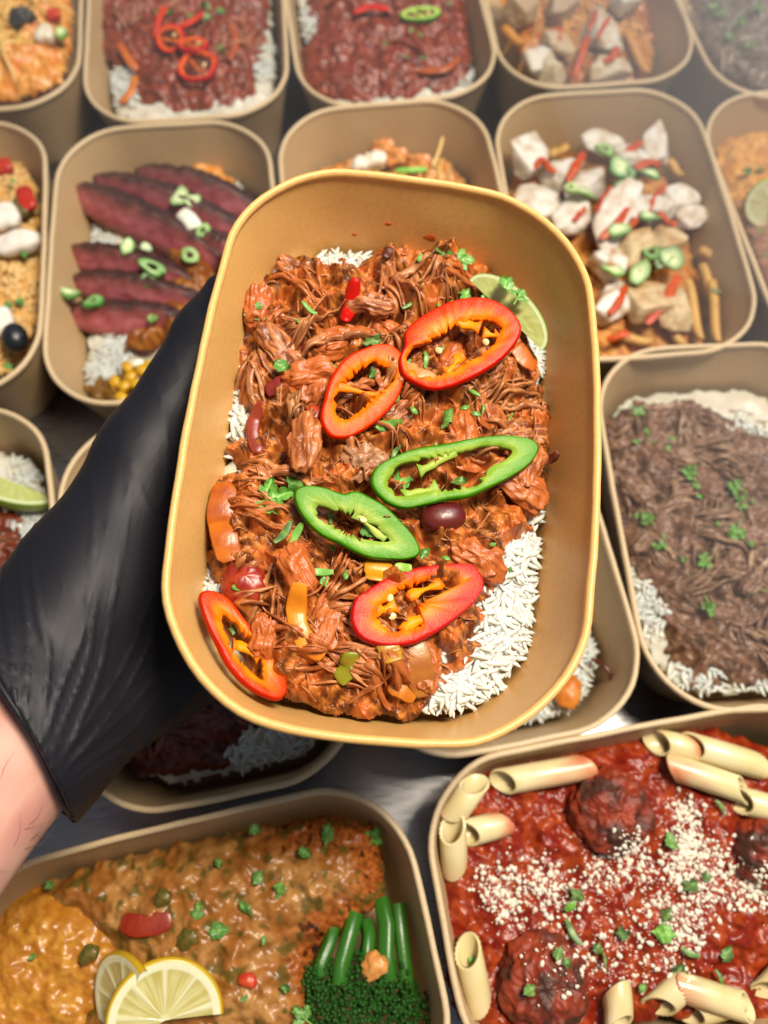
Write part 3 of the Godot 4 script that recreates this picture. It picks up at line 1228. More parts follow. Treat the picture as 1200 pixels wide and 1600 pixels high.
func strip(called: String, label: String, category: String, group: String, frame: Transform3D, pts: Array, w: float, h: float, c0: String, c1: String, m: Material, ridge := 0.1, up := Vector3.UP) -> void:
	# a bent strip of vegetable through the points [x, y, z]
	var way := Curve3D.new()
	for k in pts.size():
		var p := Vector3(pts[k][0], pts[k][1], pts[k][2])
		if ground and ground.inside(p.x, p.z) > 1.5:
			p.y = clampf(p.y, ground.h(p.x, p.z) + 2.4, ground.h(p.x, p.z) + 5.0) - (2.2 if called == "onion_petal" else 0.0)
		var a := Vector3(pts[maxi(k - 1, 0)][0], pts[maxi(k - 1, 0)][1], pts[maxi(k - 1, 0)][2])
		var b := Vector3(pts[mini(k + 1, pts.size() - 1)][0], pts[mini(k + 1, pts.size() - 1)][1], pts[mini(k + 1, pts.size() - 1)][2])
		way.add_point(p, -(b - a) / 6.0, (b - a) / 6.0)
	var n := 18
	var path := PackedVector3Array()
	var rx := PackedFloat32Array()
	var ry := PackedFloat32Array()
	var cols := PackedColorArray()
	for k in n:
		var t := k / (n - 1.0)
		path.append(way.sample_baked(t * way.get_baked_length(), true))
		var e := 0.55 + 0.45 * pow(sin(PI * (0.06 + 0.88 * t)), 0.35)
		if k == 0 or k == n - 1:
			e *= 0.7
		rx.append(w * e * (1.0 + 0.16 * noise_b.get_noise_1d(k * 19.0 + pts[0][0] * 30.0)))
		ry.append(h * e)
		cols.append(lin(c0).lerp(lin(c1), clampf(0.5 + 0.9 * noise_b.get_noise_1d(k * 16.0 + pts[0][2] * 40.0), 0.0, 1.0)))
	var s := tube(path, rx, ry, 14, cols, up, ridge, pts[0][0] + pts[0][2])
	for k in s.v.size():
		var q := noise_b.get_noise_3d(s.v[k].x * 22.0, s.v[k].y * 22.0, s.v[k].z * 22.0)
		s.c[k] = s.c[k].lerp(lin(c1), clampf(q * 1.4, 0.0, 0.7))
	single(called, s, m, label, category, group, frame)


func fry(label: String, frame: Transform3D, a: Vector3, b: Vector3, w: float, col: String) -> void:
	var path := PackedVector3Array()
	for k in 8:
		path.append(a.lerp(b, k / 7.0) + Vector3(0, 0.8 * sin(k * 0.9), 0))
	var r := filled(8, w * 1.25)
	r[0] *= 0.85
	r[7] *= 0.85
	var s := tube(path, r, filled(8, w * 0.8), 4, tinted(8, Color.WHITE), Vector3(0.3, 1, 0.2))
	for k in s.v.size():
		s.c[k] = lin(col).lerp(lin("#b08040"), clampf(0.3 + noise_b.get_noise_3dv(s.v[k] * 14.0), 0.0, 0.8))
	single("potato_fry", s, M.crust, label, "fry", "fries under the chicken", frame)


func chunk(label: String, group: String, frame: Transform3D, x: float, y: float, z: float, rx: float, ry: float, rz: float, yaw: float, pale := "#cfc6b6", tan_ := "#b09a78") -> void:
	var b := turned(yaw, rng.randf_range(-22, 22), rng.randf_range(-22, 22))
	var s := facets(Vector3(rx, ry, rz) * 1.12, b, 7, 0.5, 28, vary(lin(pale), 0.05), vary(lin(tan_), 0.08), x * 0.13 + z * 0.07)
	single("chicken_chunk", s, M.chicken, label, "chicken", group, at(frame, x, y, z))


func drizzle(frame: Transform3D, label: String, a: Array, w: float, col := "#a83410") -> void:
	# a line of thick sauce lying over the pieces: [x, y, z] points
	strip("sauce_drizzle", label, "sauce", "red sauce drizzled on chicken", frame, a.map(func(p): return [p[0], p[1] - 1.0, p[2]]), w * 0.8, 1.0, col, "#b8501c", M.sauce, 0.6)


func spring_onion(frame: Transform3D, x: float, y: float, z: float, r: float, group: String, label: String, tilt := 15.0, long := 3.0, hex := "#7fae4e", layers := 2) -> void:
	single("spring_onion_ring", onion_ring(r, long, layers, vary(lin(hex), 0.15), lin("#d3e2ae")), M.leaf, label, "spring onion", group, at(frame, x, y, z, turned(rng.randf() * 360.0, rng.randf_range(-tilt, tilt), rng.randf_range(-tilt, tilt))))


func steak(label: String, frame: Transform3D, a: Vector3, b: Vector3, w: float, h: float, lean: float, bow := 2.0) -> void:
	# a slice cut across the grain: dark crust above and round the ends, pink on the cut face turned to the viewer
	var s := Shell.new()
	var n := 44
	var sides := 26
	var dir := (b - a).normalized()
	var side := Vector3(-dir.z, 0, dir.x).normalized().rotated(dir, deg_to_rad(-lean))
	var up := dir.cross(side) * -1.0
	if up.y < 0.0:
		up = -up
	var sd := a.x * 3.1 + a.z
	for i in n:
		var t := i / (n - 1.0)
		var e := pow(sin(PI * (0.02 + 0.96 * t)), 0.34) * (1.0 + 0.12 * noise_a.get_noise_1d(t * 160.0 + sd * 13.0))
		var p := a.lerp(b, t) + up * bow * sin(PI * t) + side * 1.6 * noise_a.get_noise_1d(t * 70.0 + sd * 9.0)
		for k in sides:
			var g := TAU * k / sides
			var c := Vector2(cos(g), sin(g))
			var q := pow(pow(absf(c.x), 7.0) + pow(absf(c.y), 7.0), -1.0 / 7.0)
			c *= q
			var bump := 1.0 + 0.16 * noise_b.get_noise_3d(c.x * 90.0, c.y * 90.0, t * 1500.0 + sd * 11.0)
			var v := p + side * (c.x * w * e * bump) + up * (c.y * h * e * bump)
			s.v.append(v)
			var crust := smoothstep(0.72, 0.98, c.y + 0.25 * noise_b.get_noise_3dv(v * 9.0) + (0.0 if c.x > 0.5 else 0.6))
			crust = maxf(crust, smoothstep(0.86, 1.0, absf(t * 2.0 - 1.0)))
			var pink := lin("#a04650").lerp(lin("#c8767c"), clampf(0.5 + noise_b.get_noise_3d(v.x * 8.0, v.y * 30.0, v.z * 8.0), 0.0, 1.0)).lerp(lin("#6e3c30"), smoothstep(0.1, 0.9, absf(c.y)) * 0.85)
			var dark := lin("#2a1a18").lerp(lin("#4a2c28"), clampf(0.5 + 1.2 * noise_b.get_noise_3dv(v * 22.0), 0.0, 1.0))
			s.c.append(pink.lerp(dark, crust))
	for i in n - 1:
		for k in sides:
			var k2 := (k + 1) % sides
			s.quad(i * sides + k, (i + 1) * sides + k, (i + 1) * sides + k2, i * sides + k2)
	for e in [0, n - 1]:
		var mid := s.v.size()
		s.v.append(a if e == 0 else b)
		s.c.append(lin("#2a1a18"))
		for k in sides:
			s.t.append_array([mid, e * sides + k, e * sides + (k + 1) % sides])
	single("steak_slice", s, M.crust, label, "steak slice", "sliced steak in one box", frame)


func penne(label: String, frame: Transform3D, a: Vector3, b: Vector3, stained: float, r := 5.5) -> void:
	a.y += 3.0
	b.y += 3.5
	var s := Shell.new()
	var sides := 44
	var dir := b - a
	var length := dir.length()
	dir = dir.normalized()
	var side := dir.cross(Vector3.UP).normalized()
	var up := side.cross(dir)
	var rows := [[0.0, -1.4], [0.0, -0.7], [0.0, 0.0], [0.03, 0.0], [0.1, 0.0], [0.3, 0.0], [0.5, 0.0], [0.7, 0.0], [0.9, 0.0], [0.97, 0.0], [1.0, 0.0], [1.0, -0.7], [1.0, -1.4], [0.75, -1.4], [0.5, -1.4], [0.25, -1.4]]
	for q in rows:
		for k in sides:
			var g := TAU * k / sides
			var rr: float = r + q[1] + (0.22 * cos(g * 22.0) if q[1] == 0.0 else 0.0)
			var t: float = q[0]
			var slant := r * 0.85 * sin(g + 0.5)
			var p := a + dir * (t * length + slant) + side * cos(g) * rr + up * sin(g) * rr * 0.94
			p.y += 1.2 * sin(t * PI)
			s.v.append(p)
			var n := noise_a.get_noise_3d(p.x * 6.0, p.y * 6.0, p.z * 6.0)
			var c := lin("#ccba84").lerp(lin("#d8ca9e"), clampf(0.5 + n, 0.0, 1.0))
			s.c.append(c.lerp(lin("#b8441a"), clampf(stained * 1.3 * (t - 0.55 + n * 0.8), 0.0, 0.8)))
	for i in rows.size():
		var i2 := (i + 1) % rows.size()
		for k in sides:
			s.quad(i * sides + k, i * sides + (k + 1) % sides, i2 * sides + (k + 1) % sides, i2 * sides + k)
	single("penne", s, M.pasta, label, "pasta", "penne in the meatball box", frame)


func citrus_slice(o: Node3D, r: float, thick: float, a0: float, a1: float, f: Transform3D, col: String, rind_c: String) -> void:
	# part of a slice: flesh in segments, white pith, thin coloured rind
	var flesh := Shell.new()
	var rind := Shell.new()
	var n := 60
	var rows := [0.0, 0.12, 0.3, 0.5, 0.7, 0.8, 0.84, 0.93]
	for face in 2:
		var first := flesh.v.size()
		for i in n + 1:
			var a := deg_to_rad(lerpf(a0, a1, float(i) / n))
			var seg := absf(fmod(rad_to_deg(a) + 720.0, 40.0) - 20.0)
			var skin_ := smoothstep(15.5, 18.5, seg)
			for j in rows.size():
				var q := r * float(rows[j])
				var y := (thick * 0.5 - 0.35 * (1.0 - skin_) * float(j > 0 and j < 6)) * (1.0 if face == 0 else -1.0)
				y += 0.12 * noise_b.get_noise_2d(a * 900.0, q * 8.0)
				flesh.v.append(f * Vector3(cos(a) * q, y, sin(a) * q))
				var c := lin(col).lerp(lin("#a89a4c"), clampf(0.4 + 1.2 * noise_b.get_noise_2d(a * 1400.0, q * 5.0), 0.0, 0.8))
				flesh.c.append(c.lerp(lin("#d6d2b0"), maxf(skin_ * 0.8, 1.0 if j >= 6 or j == 0 else 0.0)))
		for i in n:
			for j in rows.size() - 1:
				flesh.quad(first + i * rows.size() + j, first + (i + 1) * rows.size() + j, first + (i + 1) * rows.size() + j + 1, first + i * rows.size() + j + 1)
	var prof := [[0.93, 0.5], [0.97, 0.52], [1.0, 0.3], [1.01, 0.0], [1.0, -0.3], [0.97, -0.52], [0.93, -0.5]]
	for i in n + 1:
		var a := deg_to_rad(lerpf(a0, a1, float(i) / n))
		for q in prof:
			rind.v.append(f * Vector3(cos(a) * r * q[0], thick * q[1], sin(a) * r * q[0]))
			rind.c.append(lin(rind_c) if q[0] > 0.95 else lin("#e9e2b4"))
	for i in n:
		for j in prof.size() - 1:
			rind.quad(i * 7 + j, (i + 1) * 7 + j, (i + 1) * 7 + j + 1, i * 7 + j + 1)
	part("flesh", flesh, M.citrus, o)
	part("rind", rind, M.peel, o)


func crumbs(m: Mound, spots: Array, r0: float, r1: float, c0: String, c1: String, extra: Array = []) -> Shell:
	# spots: [x, z, reach, count]; extra: balls [x, y, z, r] that the crumbs lie on as well
	var s := Shell.new()
	for q in spots:
		for k in q[3]:
			var x: float = q[0] + rng.randfn(0.0, 0.5) * q[2]
			var z: float = q[1] + rng.randfn(0.0, 0.5) * q[2]
			if m.inside(x, z) < 1.0:
				continue
			var y := m.h(x, z)
			for e in extra:
				var d: float = e[3] * e[3] - (x - e[0]) * (x - e[0]) - (z - e[2]) * (z - e[2])
				if d > 0.0:
					y = maxf(y, e[1] + sqrt(d) * 0.92)
			var r := lerpf(r0, r1, pow(rng.randf(), 3.0))
			s.add(blob(Vector3(x, y + r * 0.4, z), Vector3(r * rng.randf_range(0.8, 1.6), r * 0.7, r), turned(rng.randf() * 360.0), 0.3, 0.6, 3, lin(c0), lin(c1), 2.4, k * 0.37))
	return s


# ---------------------------------------------------------------- the scene
func _ready() -> void:
	var cam := Camera3D.new()
	cam.name = "camera"
	add_child(cam)
	cam.position = Vector3(0, 407.92, 0) * S
	cam.rotation_degrees = Vector3(-90.0 + 21.4, 0, 0)
	cam.fov = 64.98
	cam.near = 0.02
	cam.far = 20.0
	var lens := CameraAttributesPhysical.new()
	lens.frustum_focal_length = 18.84          # with Godot's 24 mm frame this is the 65 degrees above
	lens.frustum_focus_distance = 0.262
	lens.exposure_aperture = 4.8
	cam.attributes = lens
	var env := Environment.new()
	env.background_mode = Environment.BG_COLOR
	env.background_color = Color(0.80, 0.84, 0.90)
	env.background_energy_multiplier = 0.34
	env.tonemap_mode = Environment.TONE_MAPPER_LINEAR
	env.tonemap_exposure = 0.94
	env.sdfgi_enabled = true
	env.ssao_enabled = true
	env.ssil_enabled = true
	env.volumetric_fog_enabled = true
	env.volumetric_fog_density = 0.0
	var we := WorldEnvironment.new()
	we.name = "surroundings"
	we.environment = env
	add_child(we)
	lamp("pass_light", Vector3(0.27, 0.95, -0.20), Vector3(0.0, 0.15, -0.13), Vector2(0.22, 0.18), 1.5, Color(1.0, 0.94, 0.85))
	lamp("ceiling_light", Vector3(0.75, 1.6, -0.75), Vector3(0.0, 0.05, -0.3), Vector2(0.8, 0.4), 1.5, Color(0.97, 0.98, 1.0))
	rng.seed = 20
	noise_a.seed = 4
	noise_a.frequency = 0.01
	noise_a.fractal_octaves = 2
	noise_b.seed = 8
	noise_b.frequency = 0.01
	noise_b.fractal_octaves = 3
	noise_r.seed = 15
	noise_r.frequency = 0.01
	noise_r.fractal_type = FastNoiseLite.FRACTAL_NONE
	materials()
	counter()
	var hf := Transform3D(Basis(Vector3(0.9907, -0.1026, 0.0897), Vector3(0.099, 0.9942, 0.043), Vector3(-0.0936, -0.0337, 0.995)).orthonormalized(), Vector3(-1.55, 126.64, -122.87) * S)
	var box := thing("kraft_food_box", "raised lamplit kraft box of pulled meat, chilli, rice and lime", "food box", "kraft paper food boxes", hf)
	fill_box(box, box_outline([4.4, 6.6, 5.2, 7.6], 121.0, 183.2, 34.1), 54.0, M.kraft, 1.0)  # golden tone paints the warm lamplight on this box
	for q in [[0.62, -84.5, 36.0, 1.6], [0.35, -85.0, 39.0, 0.9], [0.85, -83.5, 30.0, 1.2], [0.15, -84.0, 33.0, 0.7]]:
		part("sauce_spot", blob(Vector3((q[0] - 0.5) * 60.0, q[2], q[1] - 1.6 + (54.0 - q[2]) * 0.2 - 3.0), Vector3(q[3] * 1.5, q[3], 0.25), Basis(Vector3.RIGHT, -0.2), 0.3, 0.4, 10, lin("#a8481a"), lin("#b85a24")), M.sauce, box)
	arm()
	held_food(hf)
	ground = null
	var boxes := {}
	var outline := box_outline([1.5, 1.5, 1.5, 1.5], 120.0, 181.0)
	var first: Node3D = null
	for q in [
		["A", -252.0, -482.0, 0.129, "kraft box of cheesy noodles cut off by the top left corner"],
		["B", -124.0, -476.5, 0.094, "kraft box of red pulled meat with stacked red chilli rings in the top row"],
		["C", -1.0, -489.6, 0.148, "kraft box of red stew with one green chilli slice, third in the top row"],
		["D", 123.0, -503.7, 0.105, "kraft box of chicken cubes with red sauce, cut off by the top edge"],
		["E", 244.0, -497.4, 0.195, "kraft box of grey pulled meat in steam at the top right corner"],
		["F", -119.3, -290.0, 0.094, "kraft box of sliced pink steak with spring onions"],
		["G", 7.5, -306.3, 0.121, "kraft box mostly hidden behind the far rim of the raised box"],
		["H", 130.5, -315.4, 0.091, "kraft box of white chicken and fries with red sauce and spring onions"],
		["I", 255.0, -318.2, 0.148, "kraft box of orange mash with a lime slice, cut off by the right edge"],
		["J", -245.5, -288.9, 0.127, "kraft box of couscous and peppers, cut off by the left edge"],
		["K", -210.0, -99.1, 0.22, "kraft box of dark meat with a lime wedge beside the glove"],
		["L", -83.5, -101.2, 0.203, "kraft box in the shade under the gloved hand"],
		["M", 41.9, -122.9, 0.194, "kraft box under the right side of the raised box"],
		["N", 171.0, -139.2, 0.061, "kraft box of brown pulled beef with parsley to the right of the raised box"]]:
		var f := frame_of(q[1], q[2], q[3])
		boxes[q[0]] = f
		if first == null:
			first = thing("kraft_food_box", q[4], "food box", "kraft paper food boxes", f)
			fill_box(first, outline, 54.5, M.kraft_shaded, 3.0)  # greyer tone paints weaker light and haze on the same paper
		else:
			var c: Node3D = first.duplicate()
			c.name = numbered("kraft_food_box")
			add_child(c, true)
			c.transform = f
			c.set_meta("label", q[4])
	var wide := box_outline([1.5, 1.5, 1.5, 1.5], 181.0, 120.0)
	for q in [["O", -71.1, 58.0, 0.228, "kraft box of salmon in creamy sauce with lemon and broccoli"], ["P", 113.6, 21.0, 0.178, "kraft box of penne with meatballs and tomato sauce"]]:
		var f := frame_of(q[1], q[2], q[3])
		boxes[q[0]] = f
		var o := thing("kraft_food_box", q[4], "food box", "kraft paper food boxes", f)
		fill_box(o, wide, 54.5, M.kraft_shaded, 5.0 + q[1])
	top_row(boxes)
	middle_row(boxes)
	lower_boxes(boxes)
	fish_box(boxes["O"])
	penne_box(boxes["P"])
	steam()


func lamp(called: String, from: Vector3, to: Vector3, size: Vector2, energy: float, col: Color) -> void:
	var l := AreaLight3D.new()
	l.name = called
	l.area_size = size
	l.light_energy = energy
	l.light_color = col
	l.shadow_enabled = true
	add_child(l)
	l.position = from
	l.look_at_from_position(from, to, Vector3(0, 0, -1))


func counter() -> void:
	var o := MeshInstance3D.new()
	o.name = "counter_surface"
	var b := BoxMesh.new()
	b.size = Vector3(2.4, 0.03, 2.0)
	b.material = M.steel
	o.mesh = b
	o.position = Vector3(0, -0.015, -0.4)
	add_child(o)
	tag(o, "brushed stainless steel worktop under all the food boxes", "worktop")
	o.set_meta("kind", "structure")


func steam() -> void:
	for q in [[Vector3(240, 120, -430), Vector3(330, 260, 420), 1.3], [Vector3(190, 100, -150), Vector3(190, 160, 230), 0.8], [Vector3(20, 110, -450), Vector3(760, 200, 380), 0.35]]:
		var v := FogVolume.new()
		v.name = numbered("steam")
		v.shape = RenderingServer.FOG_VOLUME_SHAPE_ELLIPSOID
		v.size = q[1] * S
		v.position = q[0] * S
		var m := FogMaterial.new()
		m.albedo = Color(0.96, 0.96, 0.98)
		m.density = q[2]
		v.material = m
		add_child(v)
		tag(v, "thin white steam rising over the boxes at the upper right" if q[2] > 1.0 else ("thin steam over the brown pulled beef" if q[2] > 0.5 else "faint haze of steam over the far rows of boxes"), "steam")
		v.set_meta("kind", "stuff")


func held_food(f: Transform3D) -> void:
	var m := mound(flat_poly([-58.8, -52.4, -58.5, -65.9, -48.6, -73.9, -33.1, -78.8, -18.4, -80.1, -9.1, -86.5, 2.9, -92.7, 21.2, -93.4, 32.3, -85.4, 43.8, -66, 50.7, -52.9, 53.7, -37, 58.8, -26.6, 56.8, -10.8, 55.9, 4.3, 54.5, 19.3, 47.5, 27.7, 40.9, 34, 39.8, 48, 42.4, 60.7, 36.4, 64.4, 30.5, 73, 20.6, 81.8, 15.5, 87.5, -0.7, 88.4, -19.1, 87.5, -29.9, 85.1, -44.3, 67.3, -51, 56.5, -55.9, 39.6, -59.9, 15.4, -51.8, 11.4, -55, 4.6, -48.9, -1.6, -53.2, -15.5, -57.2, -35.8]), 23.0, 34.5, 6.6, 1.25, 9.0)
	ground = m
	rice("steamed white rice showing round the pulled meat in the raised box", f, box_poly(56.0, 85.0), 18.5, 23.5, 2200, [[47.4, 37.5, 17], [46.7, 21.3, 13], [36, 73.6, 16], [25.9, 80.9, 11], [-52.1, -9.6, 10], [-55.1, -22, 8], [-49.2, -71, 8], [-18.4, -82.1, 12], [53.1, 8.4, 8], [56.2, -49.4, 8], [-49.6, 49.1, 7], [48.2, 57.4, 12]], m)
	pulled_meat("heap of sauced orange-brown pulled meat in the raised box", f, m, 230, 300, 0.45, ["#ac5826", "#5a2c15", "#c87e3a", "#6e3c24", "#c08454"], "pulled_meat", 2.2)
	chilli("red chilli slice nearest the lime wedge", f, Vector3(21.4, 40, -35.8), Vector3(-0.12,1,0.16), [-20.1, 1.9, -20.2, -3.4, -15.2, -9.4, -7.1, -15, 0.7, -17.7, 7.5, -17.8, 13.8, -15, 18.2, -10.6, 19, -6.6, 17.1, -1.6, 12.7, 4.2, 7.5, 8.8, 1.2, 12.9, -4.2, 15.5, -9.2, 16.7, -14.2, 15.6, -19.5, 12.8, -21.4, 7.5], [-17.8, 2.6, -12.6, 0.2, -8.9, -3.2, -5.1, -6.2, -0.8, -8.6, 4.1, -10, 8.1, -10.1, 11.7, -8.3, 11.6, -5.9, 11, -2.7, 8.6, 0.1, 4.8, 3.3, 1.6, 5.5, -2.6, 8.8, -6.8, 10.8, -10.7, 12.4, -14.1, 12.3, -18, 9.6, -19.2, 6.1], [[-3.7, -8.5, 4.7, -7.6, 2, 2.6], [11.9, -5.7, 6.7, -5.2, 2.2, 1.4], [-5.8, 10, 0.7, 3.3, 2.8, 1.6]], [[7.5, -1.9], [-8.3, 2.7]], "#b8130c", "#d8300a", "#e88a12")
	chilli("orange-red chilli slice overlapping the larger red slice by the lime", f, Vector3(-11.6, 40, -15.8), Vector3(0.22,1,0.1), [-12.8, 12.7, -12.3, 5.7, -11.4, -0.9, -8.8, -7.4, -5.3, -12, -0.6, -15.5, 3.7, -18, 8.4, -18.6, 12.1, -16.4, 13.8, -11.9, 13.9, -6, 12.3, 0.4, 8.7, 6.5, 3.7, 12.2, -1.5, 16.5, -5.7, 18.2, -9.7, 17.7], [-8.8, 7, -8, 1.5, -5.2, -3.5, -2, -7.3, 3.4, -10.9, 8.9, -11, 10.7, -7.6, 8.8, -3.4, 5.7, -0.1, 2.1, 4.7, -1.9, 9.2, -5.2, 11.7, -7.5, 10.4], [[-8.3, 0.5, 6.2, -0.2, 1.8, 1.5]], [], "#c8200a", "#d94a06", "#e57d10")
	chilli("green chilli slice on the right above the kidney bean", f, Vector3(21.7, 40, 10.4), Vector3(0.05,1,0.1), [-27.1, 6.3, -25.7, 1.7, -20, -2.9, -12.6, -6.7, -3.4, -9.6, 6.2, -13.1, 16.3, -15.5, 23.9, -15.7, 27.4, -14.2, 27.6, -11, 24.5, -6, 18.4, -0.8, 11.2, 4, 5.4, 7.4, -1.8, 9.5, -8.8, 12.2, -15.3, 14.2, -20.9, 13.2, -25.5, 9.8], [-21.8, 6.2, -19.3, 1.2, -12.6, -2.4, -5.4, -5, 1.8, -7.4, 10.1, -10.9, 16.8, -11, 18.7, -9.7, 16.6, -6.9, 11.2, -2.9, 9.6, -0, 7.2, 3, 1.5, 5.1, -5.1, 6.5, -10.5, 8.5, -15.6, 10.6, -19.8, 9.2], [[-12.1, 0.6, 0.2, -7.4, 2.2, 1.6], [-15.4, 10.5, -5.2, 5.2, 2.6, 1.8]], [], "#2f690a", "#508814", "#98aa44")
	chilli("green chilli slice on the left with a pale forked membrane", f, Vector3(-8.2, 40.5, 31.5), Vector3(0.08,1,0.12), [-20.9, -5.3, -20.6, -8.3, -17.2, -10, -11.6, -10, -5.8, -8.9, -1.6, -10.4, 3.6, -8.8, 8.3, -6.7, 13.8, -2.6, 18.5, 1.7, 21, 5.6, 20.5, 7.7, 17.1, 9.4, 12, 10.1, 5.7, 10.5, 0.4, 9.3, -5, 7.2, -10.3, 5.6, -14.7, 2.9, -18.7, -1.2], [-13.2, -2.8, -11.9, -4.2, -6.2, -3.1, -0.9, -2.6, 4.1, -1, 8.1, 1.6, 10.5, 3.8, 7.6, 4.8, 3.1, 5.2, -1.2, 4.2, -6.5, 2.6, -10.5, 0.8, -12.5, -1], [[-0.8, -3.1, 10.1, 4.3, 1.6, 1.5]], [[1.7, -1.5]], "#2f680a", "#508a14", "#a6b458")
	chilli("large red chilli slice with seeds at the near side of the heap", f, Vector3(13.4, 39.5, 55.4), Vector3(0.1,1,-0.06), [-19.8, 0.8, -16.8, -2.1, -10.9, -7.2, -3, -11.6, 4.7, -14.1, 13.1, -16.1, 17.9, -16.2, 21.1, -12.1, 21.2, -8.9, 18.5, -3.7, 14, 1.1, 9.5, 5.3, 4.9, 8.8, -0.5, 12.1, -7.2, 13.9, -12.9, 13.8, -17.6, 11.9, -20.3, 7.2], [-12.6, 5.3, -10.7, 0.5, -5.9, -4.2, -0.9, -7, 5.2, -9.2, 10.7, -10.3, 12.9, -8.9, 7.6, -5.3, 3.2, -2.3, 0.8, 0.1, 0.2, 2.3, 1.9, 4.1, 0.5, 6.7, -5.9, 8.8, -9.6, 7.5], [[-2.6, -1.9, 6.9, -9.7, 2.4, 1.8], [-12.9, 2.9, -6.1, 0.7, 2.6, 1.8], [-3.9, 8.6, 2.7, 3.1, 3, 2.6]], [[-9, -1.2], [-7.6, 4.6]], "#b0101a", "#d42408", "#ee8d14", 4.6)
	chilli("orange-red chilli slice leaning on the near left corner of the raised box", f, Vector3(-38.9, 32, 73.1), Vector3(0.42,1,-0.22), [-16.7, -11.8, -15.1, -14.3, -10.7, -14.7, -6.5, -12.8, -1.2, -8.3, 3.9, -5.1, 8.3, -1.7, 11.2, 0.1, 13.9, 4.6, 15.2, 8, 15.6, 11.7, 13.4, 14.2, 8.2, 13.9, 2.9, 12.1, -1.3, 9.5, -5, 6.1, -8.2, 1.9, -11.5, -2.2, -14.7, -7.1], [-9.2, -7.8, -6.5, -8.1, -3.4, -6.2, 0.3, -3.3, 3.7, -1, 6.3, 2, 7.8, 6, 7, 8.7, 4.3, 8.1, 1.1, 6.4, -1.4, 4.1, -3.9, 1.5, -6.6, -2.5], [[-3.8, 0.1, 5.3, 1.2, 2.6, 2]], [], "#a8180a", "#c63a06", "#e08a14")
	strip("chilli_strip", "short upright strip of dark red chilli at the far side of the heap", "chilli slice", "", f, [[-18.3, 37, -60.1], [-19.4, 39, -51.6], [-20.5, 36, -44.6]], 2.4, 1.2, "#a01212", "#b81c10", M.chilli, 0.03)
	citrus_wedge("lime wedge at the far right corner of the raised box", at(f, 37.6, 35.5, -57.1, Basis(Vector3.UP, deg_to_rad(-42))), 18.0, 10.0, -50.0, -140.0, "lime wedge", "#4f8a1a")
	single("kidney_bean", blob(Vector3.ZERO, Vector3(7.6, 4.4, 5.0), Basis(), 0.05, 0.06, 24, lin("#4a1716"), lin("#5c1f1c"), 2.3), M.wet, "dark red kidney bean half under the right green chilli slice", "kidney bean", "", at(f, 19.9, 36, 24.2, turned(12, 0, 0)))
	single("meat_nub", blob(Vector3.ZERO, Vector3(7.5, 5.0, 7.0), Basis(), 0.34, 0.16, 40, lin("#8d5a3a"), lin("#b08563"), 2.2), M.meat, "pale brown nub of meat between the green and orange chilli slices", "meat", "", at(f, -8.3, 34, 7.3))
	strip("pepper_strip", "orange-yellow pepper strip standing against the left wall of the raised box", "pepper", "", f, [[-52.8, 33, 19.9], [-52.7, 31, 30], [-49.7, 28, 39.8], [-46.7, 25, 46.9]], 4.6, 0.992, "#b4640f", "#8a3a0a", M.onion, 0.06)
	strip("pepper_strip", "curved amber pepper strip between the two near chilli slices", "pepper", "", f, [[-23.9, 36, 53.4], [-23.8, 37, 61.8], [-20.7, 36, 68.9], [-13.9, 33, 73.7]], 3.25, 0.868, "#d98a1c", "#bd6a14", M.onion, 0.05)
	strip("onion_strip", "glassy onion strip hanging down near the rice", "onion", "", f, [[14.1, 34, 65.5], [16.3, 33, 73.2], [19.3, 27, 81.7]], 4.62, 0.682, "#a8702e", "#8e5422", M.onion, 0.12)
	strip("pepper_strip", "yellow pepper piece above the large red chilli slice", "pepper", "", f, [[0.4, 36, 39.4], [0.3, 36, 44.6], [0.2, 35, 49]], 4.50, 0.806, "#c8901e", "#b4781a", M.onion, 0.08)
	strip("pepper_strip", "yellow-green pepper piece below the large red chilli slice", "pepper", "", f, [[4.4, 35, 66.7], [6, 34, 70.4], [7.5, 31, 74.2]], 3.75, 0.744, "#a88a1c", "#9a6a18", M.onion, 0.08)
	strip("pepper_strip", "olive green curled pepper piece at the near edge of the heap", "pepper", "", f, [[-5.4, 33, 71.9], [-5.5, 32, 76.4], [-9, 29, 79.8]], 3.25, 0.806, "#6f7f14", "#86711a", M.onion, 0.2)
	strip("pepper_strip", "amber pepper piece lying by the rice at the near edge", "pepper", "", f, [[8.1, 29, 78.7], [12.8, 29, 80.6], [16.8, 27, 81.6]], 3.50, 0.806, "#b9741a", "#a05a14", M.onion, 0.08)
	strip("onion_strip", "pale onion strip inside the red chilli slice by the lime", "onion", "", f, [[2.7, 37, -30.1], [8.4, 37, -26.9], [13.7, 36, -25.2]], 3.25, 0.62, "#c89058", "#b0743c", M.onion, 0.1)
	strip("onion_strip", "orange stained onion strip under the lime wedge", "onion", "", f, [[43, 30, -46.9], [47.2, 30, -43.5], [51.7, 28, -42]], 3.75, 0.62, "#b8682c", "#a8541e", M.onion, 0.1)
	strip("onion_petal", "dark red onion piece at the left of the heap", "onion", "", f, [[-44.6, 33, -15.7], [-39.8, 35, -18.8], [-35.2, 34, -24]], 2.9, 0.806, "#6a1a1c", "#7d2a24", M.wet, 0.05)
	strip("onion_petal", "dark red curved onion strip next to the rice on the left", "onion", "", f, [[-44.7, 30, -11.2], [-47.3, 31, -4.9], [-46.4, 31, 1.3], [-43.9, 30, 6.7]], 2.4, 0.806, "#6e2018", "#84321e", M.wet, 0.05)
	strip("onion_petal", "dark red onion petal near the far left of the heap", "onion", "", f, [[-34.6, 34, -32.9], [-29.8, 36, -34.5], [-25.3, 35, -34.7]], 3.2, 0.744, "#641c1c", "#7a2a22", M.wet, 0.05)
